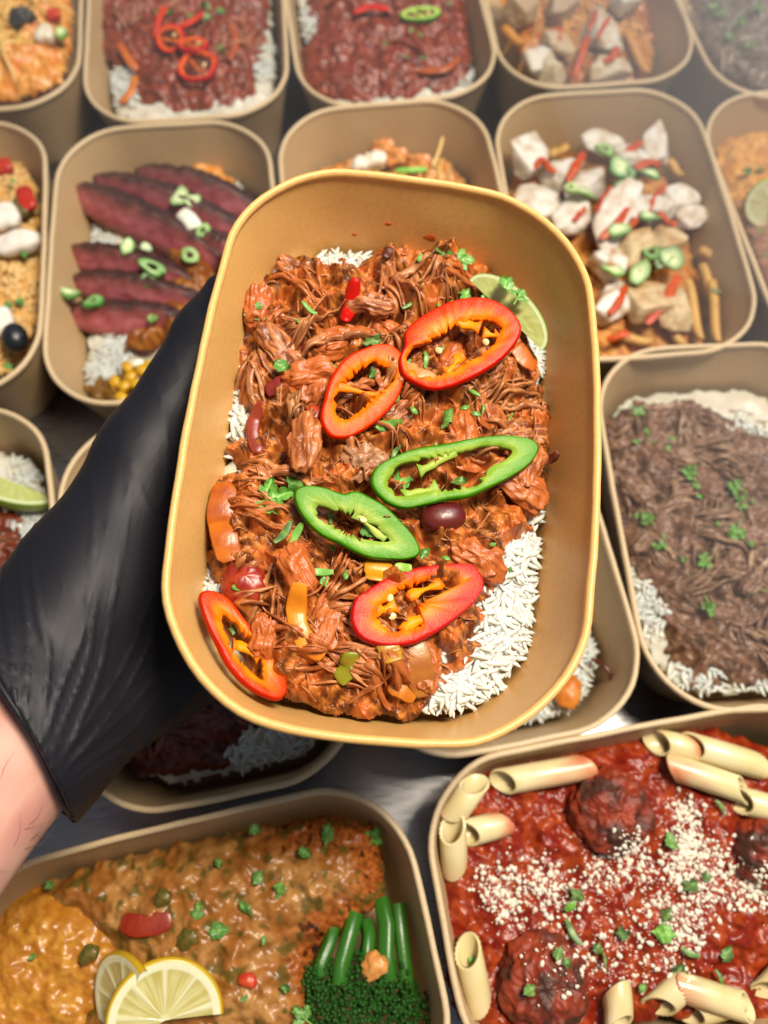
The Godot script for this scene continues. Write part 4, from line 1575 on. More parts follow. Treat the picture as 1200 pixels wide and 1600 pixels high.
	strip("tomato_piece", "red tomato piece touching the orange chilli slice", "tomato", "", f, [[-29.2, 36, -8.5], [-25.5, 36, -6.6], [-22.8, 35, -6.5]], 3.2, 0.93, "#9a2412", "#ac3416", M.wet, 0.08)
	single("tomato_piece", blob(Vector3.ZERO, Vector3(7.0, 4.0, 8.0), Basis(), 0.25, 0.12, 24, lin("#7e1e16"), lin("#9c3a1e")), M.wet, "soft red tomato lump at the near left of the heap", "tomato", "", at(f, -41.5, 30, 51.3))
	strip("meat_end", "dark dried meat tip sticking out towards the right wall", "meat", "", f, [[52.5, 28, -3.4], [56.8, 29, -4.1], [59.2, 33, -6.2]], 1.5, 0.744, "#54281a", "#6a3420", M.meat, 0.3)
	strip("meat_end", "dark meat tip at the far edge of the heap by the rice", "meat", "", f, [[-8.9, 32, -72], [-7.6, 34, -75.9], [-7.5, 35, -79.1]], 1.7, 0.744, "#4a2118", "#5c2c1c", M.meat, 0.3)
	held_herbs(f)


func box_poly(w: float, l: float) -> PackedVector2Array:
	return oval(w, l, 0.0, 0.0, 0.0, 0.0, 4.5)


func held_herbs(f: Transform3D) -> void:
	var g := "parsley on the pulled meat in the raised box"
	herb(f, -2.9, 39, -5.5, 10.5, 0, 20, "#3f7a2c", "large parsley leaf below the orange chilli slice", g)
	herb(f, 18.2, 38.5, -10.4, 8.0, 4, 60, "#4b8a32", "curled parsley leaf between the red and the right green chilli slice", g)
	herb(f, -24.3, 38, -26, 7.2, 0, 20, "#3f7d30", "parsley leaf left of the orange chilli slice", g)
	herb(f, -40.8, 37, -24.6, 8.0, 4, -20, "#2f6b2a", "dark parsley leaf at the left of the heap", g)
	herb(f, -11.4, 40, -34.9, 8.5, 4, 30, "#24452a", "dark curled parsley leaf behind the orange chilli slice", g)
	herb(f, -8.8, 37.5, -24.6, 6.0, 4, 70, "#2c5a2a", "parsley leaf seen through the orange chilli slice", g)
	herb(f, -35.1, 38.5, 24.1, 13.0, 3, 25, "#49882e", "three-lobed parsley spray left of the green chilli slices", g)
	herb(f, -31.2, 39, 16.2, 9.5, 4, -45, "#3b7a2c", "folded parsley leaf above the parsley spray", g)
	herb(f, -39.7, 36, 27.8, 5.0, 0, 215, "#3f7a2a", "small parsley lobe below the parsley spray", g)
	herb(f, 5.8, 39, 13.9, 10.0, 4, 100, "#4a8a3a", "parsley leaf inside the right green chilli slice", g)
	herb(f, 10, 38.5, 17.3, 6.0, 0, 50, "#3d7a30", "smaller parsley leaf inside the right green chilli slice", g)
	herb(f, 23.3, 38, 11.7, 5.5, 4, 10, "#1f4a22", "dark curled parsley knot inside the right green chilli slice", g)
	herb(f, -5, 37, 32.1, 7.0, 0, -30, "#2f6a2c", "parsley leaf under the left green chilli slice", g)
	herb(f, 14.3, 38, 38.7, 5.0, 0, 60, "#2f6a2a", "parsley sprig at the tip of the left green chilli slice", g)
	herb(f, 23.4, 38, -66.3, 8.2, 0, 250, "#3d7c2e", "broad parsley leaf left of the lime wedge", g)
	herb(f, 21, 38, -78.9, 9.0, 3, 10, "#4a8a30", "feathery parsley spray on the far edge of the heap", g)
	herb(f, 11.7, 38, -81.3, 9.0, 4, -10, "#47773a", "curled parsley strip at the far edge of the heap", g)
	herb(f, 31.5, 38, -62.1, 6.5, 0, 130, "#5aa03c", "bright parsley leaf at the foot of the lime wedge", g)
	herb(f, 35.4, 43.5, -62.3, 8.0, 0, 100, "#3f7f38", "parsley leaf lying on the lime wedge", g)
	herb(f, 40.4, 44.5, -59.7, 7.5, 3, 60, "#3a7434", "parsley spray lying on the lime wedge near its peel", g)
	herb(f, -52.8, 34, -44.7, 7.5, 1, 5, "#4a7038", "dull parsley strip at the left wall of the raised box", g)
	herb(f, -52.1, 34, -48, 4.5, 0, 20, "#2a5a26", "dark parsley leaf beside the left wall of the raised box", g)
	herb(f, -26.9, 39, 37.7, 9.5, 1, 80, "#5a9a3a", "long upright parsley stalk below the left green chilli slice", g)
	herb(f, -31.7, 37, 36.3, 8.5, 1, 65, "#22401e", "dark long parsley strip beside the upright stalk", g)
	herb(f, -18.2, 39.5, 47.7, 8.5, 1, 22, "#5a9638", "parsley strip on the amber pepper", g)
	herb(f, -33.2, 37.5, -47.4, 6.5, 1, -24, "#4c8a34", "parsley strip on the far left of the heap", g)
	herb(f, -43.2, 34.5, 54.7, 3.4, 2, 0, "#3f8424", "green chive ring on the red tomato lump", g)
	herb(f, -29.2, 38, -11.9, 5.0, 0, 30, "#3f8a2c", "small bright parsley leaf left of the orange chilli slice", g)
	herb(f, 8, 38.5, 43.5, 5.2, 2, 15, "#86b83c", "pale green stalk chip above the large red chilli slice", g)
	herb(f, 44.2, 26, 38.2, 6.0, 1, 60, "#2c5a26", "parsley strip on the white rice", g)
	herb(f, -42.9, 27, 67.6, 5.0, 0, 80, "#2a5224", "parsley leaf seen through the near left chilli slice", g)
	herb(f, -17.1, 37, 28.1, 5.2, 1, 110, "#3c8a34", "parsley stalk in the hole of the left green chilli slice", g)
	herb(f, 27.2, 38, -21.3, 4.6, 1, -40, "#5a9c3a", "bright parsley stalk under the red chilli slice by the lime", g)
	herb(f, 2.8, 38, 2.3, 6.0, 1, 75, "#2e6028", "narrow parsley leaf below the large parsley leaf", g)
	var marks := [["the upper red chilli slice", 21.6, -36.5], ["the orange chilli slice", -11.6, -16.4], ["the right green chilli slice", 21.9, 9.9], ["the left green chilli slice", -8.2, 31], ["the large near red chilli slice", 13.4, 55.3], ["the kidney bean", 19.6, 24.9], ["the red tomato lump", -41.1, 52.2], ["the far red chilli strip", -19.4, -52.2], ["the dark red onion pieces", -39.7, -18.3], ["the amber pepper strip", -21.1, 65.8], ["the far edge", 2.4, -80.9], ["the parsley spray", -35.5, 22]]
	for q in [[1.7, 38.5, -56.1, 5, 30], [13.4, 38.5, -56.1, 5.5, -60], [9.2, 38, -32.3, 6, -70], [31.2, 37.5, -17.7, 3.6, -80], [22.9, 38, -11.3, 4.4, -75], [41.8, 35, -17.9, 3.2, 75], [-5.8, 35, 75.1, 4, -35], [-15.4, 38, 50.4, 3.4, 70], [24.1, 38, -13.2, 3.5, 10], [1, 38, -17.2, 3.2, 60]]:
		herb(f, q[0], q[1], q[2], q[3], 1, q[4], "#3f7c2e", "thin parsley strip " + beside(q[0], q[2], marks), g)
	for q in [[4.2, 38, -75.4, 3.4], [18, 38.5, -57.1, 4.2], [13.9, 38, -37.7, 3.4], [24.8, 38, -17.2, 3.0], [28.6, 37.5, -14.6, 3.2], [7.1, 38.5, -12.5, 3.0], [15.8, 38.5, 0.3, 2.6], [-9.5, 38, 48.6, 3.0], [-16.8, 38, 50.3, 2.6], [-44.9, 36.5, -34.9, 3.2], [3.8, 38, -31.8, 2.8], [-4, 38, 13, 2.4], [22.2, 38, 37.7, 2.6], [-36, 37, -40.7, 2.2], [-32.7, 36.5, 6.6, 2.4], [37.4, 34.5, 30.9, 2.2], [-15.1, 38, 38.5, 2.6]]:
		herb(f, q[0], q[1], q[2], q[3], 2, rng.randf() * 360.0, "#3a7a2a", "tiny parsley chip " + beside(q[0], q[2], marks), g, "parsley_chip")


func top_row(b: Dictionary) -> void:
	var f: Transform3D = b["B"]
	rice("white rice at both sides of the red pulled meat, second box of the top row", f, box_poly(51, 80), 33.0, 37.0, 260, [[-45.9, 34.5, 12], [-39.6, 48.7, 8], [48.7, 35.1, 9], [46.8, 12.3, 10]])
	var m := mound(flat_poly([-61.1, -55, -61.1, -18.6, -55.9, 16.5, -39.5, 28.1, -32.2, 57.1, -17.2, 63.8, 2.4, 64.6, 22, 64.8, 38.8, 58.4, 40.6, 31.2, 47.2, 9.1, 50.1, -20, 50.3, -44.5]), 36.0, 45.0, 3.0, 1.0, 9.0, 120.0)
	pulled_meat("dark red pulled meat in the second box of the top row", f, m, 60, 60, 1.2, ["#7c3420", "#582418", "#94482c", "#703a28", "#a06448"], "pulled_meat", 2.6, false)
	var c := 0
	for q in [[6.3, 50, 45.3, 12.5, 11.0, 10, 8], [3.6, 51, 28.3, 10.0, 9.5, -15, -10], [-10.5, 50, 20.2, 9.0, 8.0, 20, 20], [18.8, 48, 24.8, 6.0, 9.0, 0, 0]]:
		if c < 3:
			ring_chilli(at(f, q[0], q[1], q[2], turned(20.0 * c, q[5], q[6])), q[3], q[4], ["nearest of the red chilli rings stacked on the pulled meat in the top row", "second red chilli ring, leaning behind the nearest one in the top row", "tilted red chilli ring at the left of the stack in the top row"][c], "#a01016", "#c8281a")
		c += 1
	strip("chilli_strip", "curved red chilli strip standing at the back left of the chilli rings", "chilli slice", "", f, [[-20.8, 47, 15.3], [-17.2, 52, 4.1], [-13.2, 52, -5.8]], 2.4, 1.8, "#b02818", "#c23a1c", M.chilli, 0.03)
	strip("chilli_strip", "red chilli strip pointing right behind the chilli rings", "chilli slice", "", f, [[-6.2, 51, 12.3], [2, 52, 9.3], [10.6, 51, 0.8]], 2.2, 1.6, "#b02818", "#c23a1c", M.chilli, 0.03)
	strip("pepper_strip", "orange pepper strip at the left of the second box in the top row", "pepper", "", f, [[-44, 44, 13.8], [-37.4, 45, 29.6], [-32.7, 43, 35.9]], 2.6, 1.4, "#c06a1a", "#b0501a", M.onion, 0.05)
	strip("pepper_strip", "orange pepper strip on the rice in the second box of the top row", "pepper", "", f, [[-34.4, 41, 38.8], [-37.3, 40, 50.8], [-44, 38, 57]], 2.6, 1.4, "#c8781a", "#b0561a", M.onion, 0.05)
	strip("pepper_strip", "long orange pepper strip at the right of the red pulled meat", "pepper", "", f, [[25.7, 46, 6], [29.3, 46, 20.5], [24.9, 46, 36.7]], 2.6, 1.4, "#a8502a", "#94401e", M.onion, 0.05)
	for q in [[1.4, 49, -1], [13.4, 49, 3], [-10.7, 49, -5], [20, 48, 26.1], [8.7, 49, -7.8], [17.6, 49, -3.5], [-19.9, 48, -7.2]]:
		herb(f, q[0], q[1], q[2], 8.0, 4, rng.randf() * 360.0, "#2f6a30", "parsley bit " + beside(q[0], q[2], [["the nearest chilli ring", 6.1, 44.1], ["the tilted chilli ring", -10.7, 18.9], ["the right-pointing chilli strip", 1.3, 5.3], ["the long orange strip", 27.7, 20.3]]) + " in the top row", "parsley in the second box of the top row")
	f = b["C"]
	rice("white rice round the red stew in the third box of the top row", f, box_poly(51, 80), 33.0, 37.0, 160, [[-51.1, -13, 8], [-49.4, 2.1, 8], [45.9, 56.4, 7]])
	m = mound(flat_poly([-39.2, -48.4, -46.2, -24.7, -45.4, 5.3, -56.3, 21, -55.7, 44.7, -47.2, 61.3, -24.1, 68, 7.6, 70.6, 33.8, 68, 47.4, 56.3, 52.1, 31.5, 55, 2.6, 60, -33.6]), 36.0, 45.0, 3.0, 0.7, 9.0, 240.0)
	pulled_meat("glossy dark red stew in the third box of the top row", f, m, 24, 20, 1.2, ["#78301e", "#562216", "#8e4026", "#703826", "#94543a"], "meat_stew", 3.2, false)
	ring_chilli(at(f, 22.2, 50, 16.2, turned(0, 12, 0)), 13.0, 5.2, "green chilli slice on the red stew in the top row", "#3f7a20", "#88b04a")
	strip("chilli_strip", "short red chilli strip beside the green chilli slice in the top row", "chilli slice", "", f, [[-19.3, 48, 6.1], [-8.7, 49, 3.3], [3.1, 49, 7.3]], 2.4, 1.4, "#b01a14", "#c22a18", M.chilli, 0.03)
	strip("pepper_strip", "amber pepper strip at the near right of the red stew", "pepper", "", f, [[13.7, 44, 56.8], [29, 46, 60.4], [41.1, 44, 49.9]], 2.6, 1.4, "#a85a22", "#94421c", M.onion, 0.05)
	for q in [[14.5, 48, 26.2], [7.8, 48, 47.7], [16.4, 48, 51.2], [42.7, 48, 5.4], [19.8, 48, 31], [-3.4, 49, 37.2]]:
		herb(f, q[0], q[1], q[2], 5.0, 4, rng.randf() * 360.0, "#3c7038", "small parsley bit " + beside(q[0], q[2], [["the green chilli slice", 22.7, 13.6], ["the short red chilli strip", -6.6, 3.4], ["the amber strip", 29, 60.4]]) + " in the top row stew", "parsley on the red stew")
	f = b["A"]
	m = mound(flat_poly([-33.5, -54.5, -26.8, 46.2, -2.5, 60.2, 24.9, 58.3, 42.5, 48.5, 47.3, 22.1, 46.4, -44.1]), 34.0, 45.0, 4.0, 0.9, 10.0, 330.0)
	var o := thing("cheese_topped_noodles", "melted orange cheese over noodles at the top left corner", "noodles", "", f)
	part("cheese_layer", mound_shell(m, 1.2, lin("#c9812a"), lin("#d9a04a"), lin("#c46a1e")), M.wet, o, true)
	part("noodle_strands", fibres(m, 70, 26.0, 60.0, 0.8, 1.3, lin("#c79a4a"), lin("#dcb86c"), 2.0, 7), M.pasta, o, true)
	single("charred_onion", blob(Vector3.ZERO, Vector3(7.5, 5, 7), Basis(), 0.35, 0.15, 20, lin("#1c1a18"), lin("#3c3a36")), M.crust, "black charred piece on the cheesy noodles in the top left corner", "vegetable", "", at(f, 21.3, 47, 5.7))
	single("onion_piece", blob(Vector3.ZERO, Vector3(6, 4, 6.5), Basis(), 0.15, 0.1, 16, lin("#e0d8c6"), lin("#d2c4aa"), 3.0), M.onion, "white onion lump on the cheesy noodles in the top left corner", "onion", "", at(f, 35.8, 46, 22.3))
	single("pepper_piece", blob(Vector3.ZERO, Vector3(4.5, 3, 4), Basis(), 0.15, 0.1, 14, lin("#b02414"), lin("#c0381c"), 3.5), M.wet, "red pepper cube on the cheesy noodles in the top left corner", "pepper", "", at(f, 41.1, 46, 5.7))
	spring_onion(f, 46.6, 45, 24.1, 5.5, "", "green spring onion ring on the cheesy noodles in the top left corner", 40.0, 6.0)
	f = b["D"]
	m = mound(flat_poly([-40.2, -41.1, -38.7, 8.4, -36.3, 32.1, -25.3, 53.2, 1.9, 62.2, 30.7, 63, 43.6, 52, 51.7, 29.7, 60.3, -30.5]), 26.0, 34.0, 3.0, 0.8, 9.0, 410.0)
	o = thing("sauced_noodles", "orange noodles under the chicken cubes in the top row", "noodles", "", f)
	part("noodle_bed", mound_shell(m, 1.3, lin("#b0692a"), lin("#c98a3e"), lin("#9a4a1e")), M.wet, o, true)
	part("noodle_strands", fibres(m, 60, 26.0, 60.0, 0.8, 1.3, lin("#b8803a"), lin("#cf9a50"), 2.0, 7), M.pasta, o, true)
	for q in [[-17.8, 42, 42.1, 10, 7, 7, -8, "#b09878", "tan chicken cube in the middle of the top row chicken box"], [-31.3, 38, 52.5, 8, 6, 7, 15, "#cfc8ba", "white chicken piece at the near left of the top row chicken box"], [-22.4, 36, 60, 9, 6, 6, 0, "#c4b592", "pale chicken piece at the near wall of the top row chicken box"], [11.1, 42, 35.4, 9, 7, 15, 25, "#d0c9bb", "large white chicken piece striped with sauce in the top row"], [11.1, 38, 60.4, 12, 6, 7, 10, "#c6baa0", "cream chicken piece at the near right of the top row chicken box"], [33, 40, 7.5, 9, 7, 8, 20, "#c8c1b6", "white chicken piece at the far right of the top row chicken box"], [-34.5, 40, 6.4, 9, 7, 9, 30, "#a88e70", "tan chicken piece at the far left of the top row chicken box"], [-10.2, 42, 9.9, 10, 7, 8, -10, "#a58a6c", "browned chicken piece at the far middle of the top row chicken box"]]:
		chunk(q[8], "chicken pieces in the top row", f, q[0], q[1], q[2], q[3], q[4], q[5], q[6], q[7])
	drizzle(f, "red sauce blob on the tan chicken cube in the top row", [[-19, 50, 35.2], [-18.4, 50, 41], [-18.2, 49, 45.3]], 4.0)
	drizzle(f, "red sauce line along the gap beside the tan chicken cube", [[0.1, 48, 42], [-5.4, 48, 55.4], [-10.6, 45, 64.9], [-12.2, 42, 70.4]], 2.8)
	drizzle(f, "left red sauce stripe on the large white chicken piece", [[9.6, 50, 22.8], [4.1, 50, 33.7], [1.1, 49, 39.5]], 1.8)
	drizzle(f, "right red sauce stripe on the large white chicken piece", [[16.5, 50, 29.3], [9.1, 50.5, 40.6], [4.5, 50, 47.9]], 1.8)
	drizzle(f, "red sauce pool at the near end of the large white chicken piece", [[16.8, 48, 53.3], [12.7, 47, 60.5], [6.4, 46, 63]], 3.0)
	fry("fry at the right of the top row chicken box", f, Vector3(29, 40, 31.8), Vector3(36.6, 36, 64.5), 3.4, "#c88a3c")
	fry("fry at the left of the top row chicken box", f, Vector3(-47.5, 38, 18.3), Vector3(-38.7, 38, 33.7), 3.4, "#c8842c")
	f = b["E"]
	m = mound(flat_poly([-33.3, -41.6, -39, 0.5, -38.6, 30, -31.4, 51.3, -12.7, 63.3, 18.7, 69.5, 65.5, -22.1]), 34.0, 43.0, 3.0, 1.0, 9.0, 520.0)
	pulled_meat("grey-brown pulled meat behind steam at the top right corner", f, m, 60, 60, 1.2, ["#6b5a4a", "#4c3f36", "#8a7866", "#6a594a", "#978470"], "pulled_meat", 2.4, false)
	for q in [[-29.4, 46, 7.3], [-34.6, 45, -1.1], [-20.4, 46, 17.9], [-20.6, 45, 36.7], [-6.3, 46, 8.9], [-31.3, 46, 24.4]]:
		herb(f, q[0], q[1], q[2], 9.0, 4, rng.randf() * 360.0, "#3c5a38", "parsley leaf on the grey pulled meat at the top right corner", "parsley on the grey pulled meat")


func ring_chilli(f: Transform3D, rx: float, rz: float, label: String, skin: String, flesh: String) -> void:
	var outer := []
	var inner := []
	for k in 12:
		var a := TAU * k / 12.0
		var e := 1.0 + 0.08 * noise_a.get_noise_2d(cos(a) * 100.0 + rx * 50.0, sin(a) * 100.0)
		outer.append_array([cos(a) * rx * e, sin(a) * rz * e])
		inner.append_array([cos(a) * (rx - 3.4) * e, sin(a) * (rz - 2.6) * e])
	var o := chilli(label, f, Vector3.ZERO, Vector3.UP, outer, inner, [[-rx * 0.4, -rz * 0.5, rx * 0.2, rz * 0.5, 1.4, 1.0]], [[rx * 0.35, 0.5]], skin, flesh, "#d8752a" if skin != "#3f7a20" else "#c5d66a", 3.6)
	o.set_meta("group", "chilli slices in the top row")


func middle_row(b: Dictionary) -> void:
	var f: Transform3D = b["F"]
	rice("creamy rice and cheese under the sliced steak", f, box_poly(51, 80), 20.0, 26.0, 900, [[9.2, -86.5, 16], [26.7, -77.3, 12], [-55.6, -45.8, 8], [-47.5, -30.9, 8], [-35.9, 44.8, 12], [-44.3, 56.3, 9], [-14.5, -96.4, 8]])
	single("melted_cheese", mound_shell(mound(flat_poly([3.8, -90.1, 13.6, -94.4, 27.2, -84.4, 35.8, -68.5, 28.7, -65.2, 13.4, -74.1]), 25.0, 29.0, 2.0, 1.0, 5.0, 600.0), 1.2, lin("#d08a34"), lin("#dba860"), lin("#c87a28")), M.wet, "orange melted cheese on the rice behind the steak", "cheese", "", f)
	steak("farthest steak slice, its crust along the back of the pile", f, Vector3(-22.6, 29, -79.5), Vector3(50.1, 33, -39.8), 6.1, 10.8, 28.3)
	steak("second steak slice from the back with a narrow pink edge", f, Vector3(-47.1, 30, -75.9), Vector3(42.4, 35, -22.5), 6.6, 10.8, 28.3)
	steak("broad pink steak slice with a dark band along its back", f, Vector3(-62.9, 30, -70), Vector3(29.5, 37, -3.1), 7.2, 11.8, 29.7)
	steak("short steak slice in the middle of the pile", f, Vector3(-59.5, 29, -24.2), Vector3(14.7, 36, 11.4), 6.6, 10.8, 29.0)
	steak("second steak slice from the near end", f, Vector3(-56.4, 29, -4.1), Vector3(21.6, 36, 27.8), 6.1, 10.8, 29.7)
	steak("nearest steak slice with a gravy smear", f, Vector3(-57.9, 28, 17.6), Vector3(22.5, 33, 41.7), 6.1, 11.3, 29.7)
	steak("steak slice at the right under the gravy", f, Vector3(11.6, 37, -21.4), Vector3(46.7, 33, 1.1), 6.1, 9.8, 29.0)
	var gm := mound(flat_poly([-1.5, -17.8, 12.3, -21, 24.8, -10.9, 22.7, 10.9, 18.1, 35.7, 8.4, 47.1, -5.3, 41.7, -10.4, 49.4, -25.8, 45.9, -22.5, 38.1, -7.1, 33.4, -5.5, 21, -9.1, 12.2, -1.4, -0.1]), 35.5, 43.5, 3.0, 0.5, 7.0, 640.0)
	single("gravy", mound_shell(gm, 0.9, lin("#7a4418"), lin("#96602a"), lin("#643414")), M.sauce, "glossy brown gravy pooled over the right of the sliced steak", "gravy", "", f)
	var cm := mound(flat_poly([-50, 61.6, -39.8, 56.5, -26.1, 47.6, -12.1, 49, 1.9, 60.5, -1.6, 74.1, -22.1, 76.9, -42.7, 72.2]), 24.0, 30.0, 3.0, 0.8, 6.0, 660.0)
	single("brown_stew", mound_shell(cm, 1.0, lin("#6a4a1e"), lin("#8a6426"), lin("#54381a")), M.sauce, "brown sauce with corn at the near end of the steak box", "sauce", "", f)
	for q in [[-22.9, 31, 62.5], [-17.1, 31, 59.1], [-19.7, 31, 67.6], [-13.1, 31, 56.3], [-26.2, 31, 68.2], [-10.2, 31, 63.7], [-31.4, 31, 64.9], [-14.9, 31, 69.2], [-24.8, 31, 56.4], [-9.3, 31, 55], [-28.1, 30, 74.1]]:
		single("corn_kernel", blob(Vector3.ZERO, Vector3(3.4, 2.4, 2.8), turned(rng.randf() * 360.0), 0.06, 0.2, 10, lin("#c39a1c"), lin("#b0821a"), 3.0), M.wet, "yellow corn kernel at the near end of the steak box", "corn", "corn kernels in the steak box", at(f, q[0], q[1], q[2]))
	var go := "spring onion on the sliced steak"
	spring_onion(f, 6.6, 45, -44.2, 7.2, go, "large pale spring onion ring near the back of the steak", 12, 3.0, "#84a860", 3)
	spring_onion(f, 14, 44, -42.1, 4.7, go, "small spring onion ring touching the large pale one", 12, 3.0, "#a6c890", 2)
	single("spring_onion_stalk", tube(PackedVector3Array([Vector3(-4, 0, -5), Vector3(0, 0.5, 0), Vector3(3, 0, 6)]), filled(3, 4.6), filled(3, 2.6), 14, tinted(3, lin("#dfe3d2"))), M.onion, "white spring onion stalk on the steak", "spring onion", go, at(f, 12.6, 46, -27.1))
	spring_onion(f, 19.6, 44, -19.2, 5.1, go, "green spring onion strip at the right of the white stalk", 50, 4.0, "#7fae5a", 1)
	spring_onion(f, -22.5, 44, -12.9, 5.1, go, "dark green spring onion ring in the middle left of the steak", 15, 3.5, "#5c9a44", 2)
	spring_onion(f, -11.8, 44, -11, 3.9, go, "whitish spring onion ring in the middle of the steak", 15, 3.0, "#a4bf9a", 2)
	spring_onion(f, -8.2, 46, 4.5, 7.6, go, "biggest bright green spring onion piece on the steak", 20, 5.0, "#66a04a", 1)
	spring_onion(f, -11.1, 43, 10, 5.1, go, "dark green spring onion piece under the biggest bright one", 25, 4.0, "#3c7a38", 1)
	spring_onion(f, 12.8, 46, -1.8, 5.5, go, "light green spring onion piece on the gravy", 15, 4.0, "#7ca458", 1)
	spring_onion(f, -54.5, 40, 13.4, 6.4, go, "spring onion ring leaning on the left wall of the steak box", 45, 5.0, "#5a9044", 2)
	spring_onion(f, -41, 41, 21.3, 6.0, go, "green spring onion strip at the left of the near steak slices", 25, 5.0, "#4a8a3a", 1)
	spring_onion(f, -8.3, 42, 34.7, 3.4, go, "small spring onion sliver on the nearest steak slices", 25, 2.5, "#6a9a48", 1)
	f = b["G"]
	var m := mound(box_poly(51, 80), 24.0, 32.0, 4.0, 1.0, 10.0, 700.0)
	var o := thing("cheese_topped_noodles", "cheesy noodles in the box hidden behind the raised box", "noodles", "", f)
	part("cheese_layer", mound_shell(m, 1.4, lin("#b9752c"), lin("#d3a668"), lin("#a85a22")), M.wet, o, true)
	part("noodle_strands", fibres(m, 90, 26.0, 60.0, 0.8, 1.3, lin("#c79a4a"), lin("#dcb86c"), 2.0, 7), M.pasta, o, true)
	for q in [[-4.2, 34, -69.3, 7, "white onion lump at the far edge of the hidden noodle box"], [-14.3, 34, -66.5, 5, "small white onion lump in the hidden noodle box"]]:
		single("onion_piece", blob(Vector3.ZERO, Vector3(q[3], 4, 5), Basis(), 0.2, 0.12, 16, lin("#e6dfd2"), lin("#d8c8b0"), 3.0), M.onion, q[4], "onion", "", at(f, q[0], q[1], q[2]))
	for q in [[8.2, 35, -69.3, "orange cheese lump at the far edge of the hidden noodle box"], [1.6, 33, -78.7, "orange cheese crumb against the far wall of the hidden noodle box"], [21.5, 34, -63.6, "orange cheese lump behind the green strip in the hidden noodle box"]]:
		single("cheese_lump", blob(Vector3.ZERO, Vector3(7, 5, 6), Basis(), 0.4, 0.14, 18, lin("#b9682a"), lin("#d59850")), M.wet, q[3], "cheese", "", at(f, q[0], q[1], q[2]))
	strip("spring_onion_stalk", "bright green spring onion strip just behind the raised box's far rim", "spring onion", "", f, [[5.9, 40, -53.1], [14.5, 41, -51.6], [24.1, 40, -51.9]], 1.8, 1.6, "#6fb83c", "#86c850", M.leaf, 0.03)
	strip("noodle", "single noodle rising against the far wall of the hidden noodle box", "noodle", "", f, [[28.6, 34, -59.3], [33.4, 37, -66.7], [37.3, 40, -75.8]], 1.2, 1.1, "#cfa85c", "#d8b870", M.pasta, 0.0)
	f = b["H"]
	m = mound(box_poly(51, 80), 20.0, 27.0, 3.0, 1.0, 9.0, 760.0)
	single("fries_bed", mound_shell(m, 1.4, lin("#b5772f"), lin("#c99548"), lin("#a85a22")), M.crust, "layer of sauced fries under the white chicken", "fries", "", f).set_meta("kind", "stuff")
	for q in [[49.2, 33, 22.4, 49.7, 33, 50.8, "#c79d50", "fry along the right wall of the chicken box"], [38.7, 33, 32.5, 36.5, 32, 69.9, "#c79d50", "long yellow fry at the near right of the chicken box"], [50.9, 35, 35.1, 46, 31, 72.2, "#c79d50", "fry at the near right corner of the chicken box"], [20.9, 30, 54.5, 28.3, 29, 71.3, "#c79d50", "fry at the near wall of the chicken box"], [46.5, 34, -54.1, 50.9, 34, -42.3, "#c79d50", "orange fry near the far right of the chicken box"], [-9.1, 29, 61.6, 11.2, 29, 67.7, "#c79d50", "fry lying along the near wall of the chicken box"], [-24.4, 32, -66.2, -11.5, 32, -72.6, "#c79d50", "fry at the far left of the chicken box"], [50.5, 32, 10.4, 62.4, 30, 18.9, "#c79d50", "fry at the middle right of the chicken box"]]:
		fry(q[7], f, Vector3(q[0], q[1], q[2]), Vector3(q[3], q[4], q[5]), 2.9, q[6])
	var gc := "white chicken pieces in the chicken and fries box"
	for q in [[-38.3, 36, -61.9, 11, 7, 10, 30, "far left white chicken piece against the wall"], [-36.3, 34, -30.8, 13, 7, 13, 10, "big grey-white chicken piece at the left beside the raised box"], [-19.8, 37, -48.3, 10, 7, 9, 40, "chicken piece under the thick red sauce bar"], [-9.5, 38, -36.6, 11, 7, 8, 5, "wide white chicken piece near the middle of the box"], [7, 36, -70.9, 11, 6, 8, 10, "white chicken piece at the far middle wall"], [22.4, 37, -55.3, 10, 7, 8, 15, "chicken piece with sauce stripes at the far right of the middle"], [38.8, 36, -62.9, 7, 7, 12, 10, "tall white chicken piece at the far right"], [0.2, 40, -10.3, 8, 8, 20, -30, "long white chicken strip crossing the middle"], [12, 40, -13.9, 9, 7, 12, -25, "orange stained chicken strip right of the long white strip"], [26.6, 38, -14.3, 9, 7, 9, 25, "chicken piece under the sauce at the right"], [42.5, 38, -21.4, 8, 8, 8, 10, "bright white chicken cube at the right"], [48.8, 36, -9.4, 8, 6, 7, 40, "white chicken lump below the bright cube"], [-20.7, 36, -13.4, 10, 7, 10, 0, "chicken piece beside the raised box's corner"], [11.1, 37, 13.2, 10, 7, 9, 10, "chicken piece in the middle near the green onions"], [27, 36, 9.3, 9, 7, 9, 30, "chicken piece right of the green onions"], [-5.2, 34, 44.4, 9, 7, 13, -35, "chicken strip at the near left"], [11.1, 34, 43.7, 11, 7, 13, 10, "broad tan chicken piece at the near middle"], [24, 33, 52.7, 10, 7, 14, 5, "tan chicken piece at the near right"], [-5.6, 35, 16.7, 9, 7, 9, 60, "chicken piece by the raised box's right rim"]]:
		chunk(q[7], gc, f, q[0], q[1], q[2], q[3], q[4], q[5], q[6], "#dad4ca" if q[2] < -5.0 or q[0] < 0.0 else "#c4ae88", "#bcab92" if q[2] < 0.0 else "#a8845a")
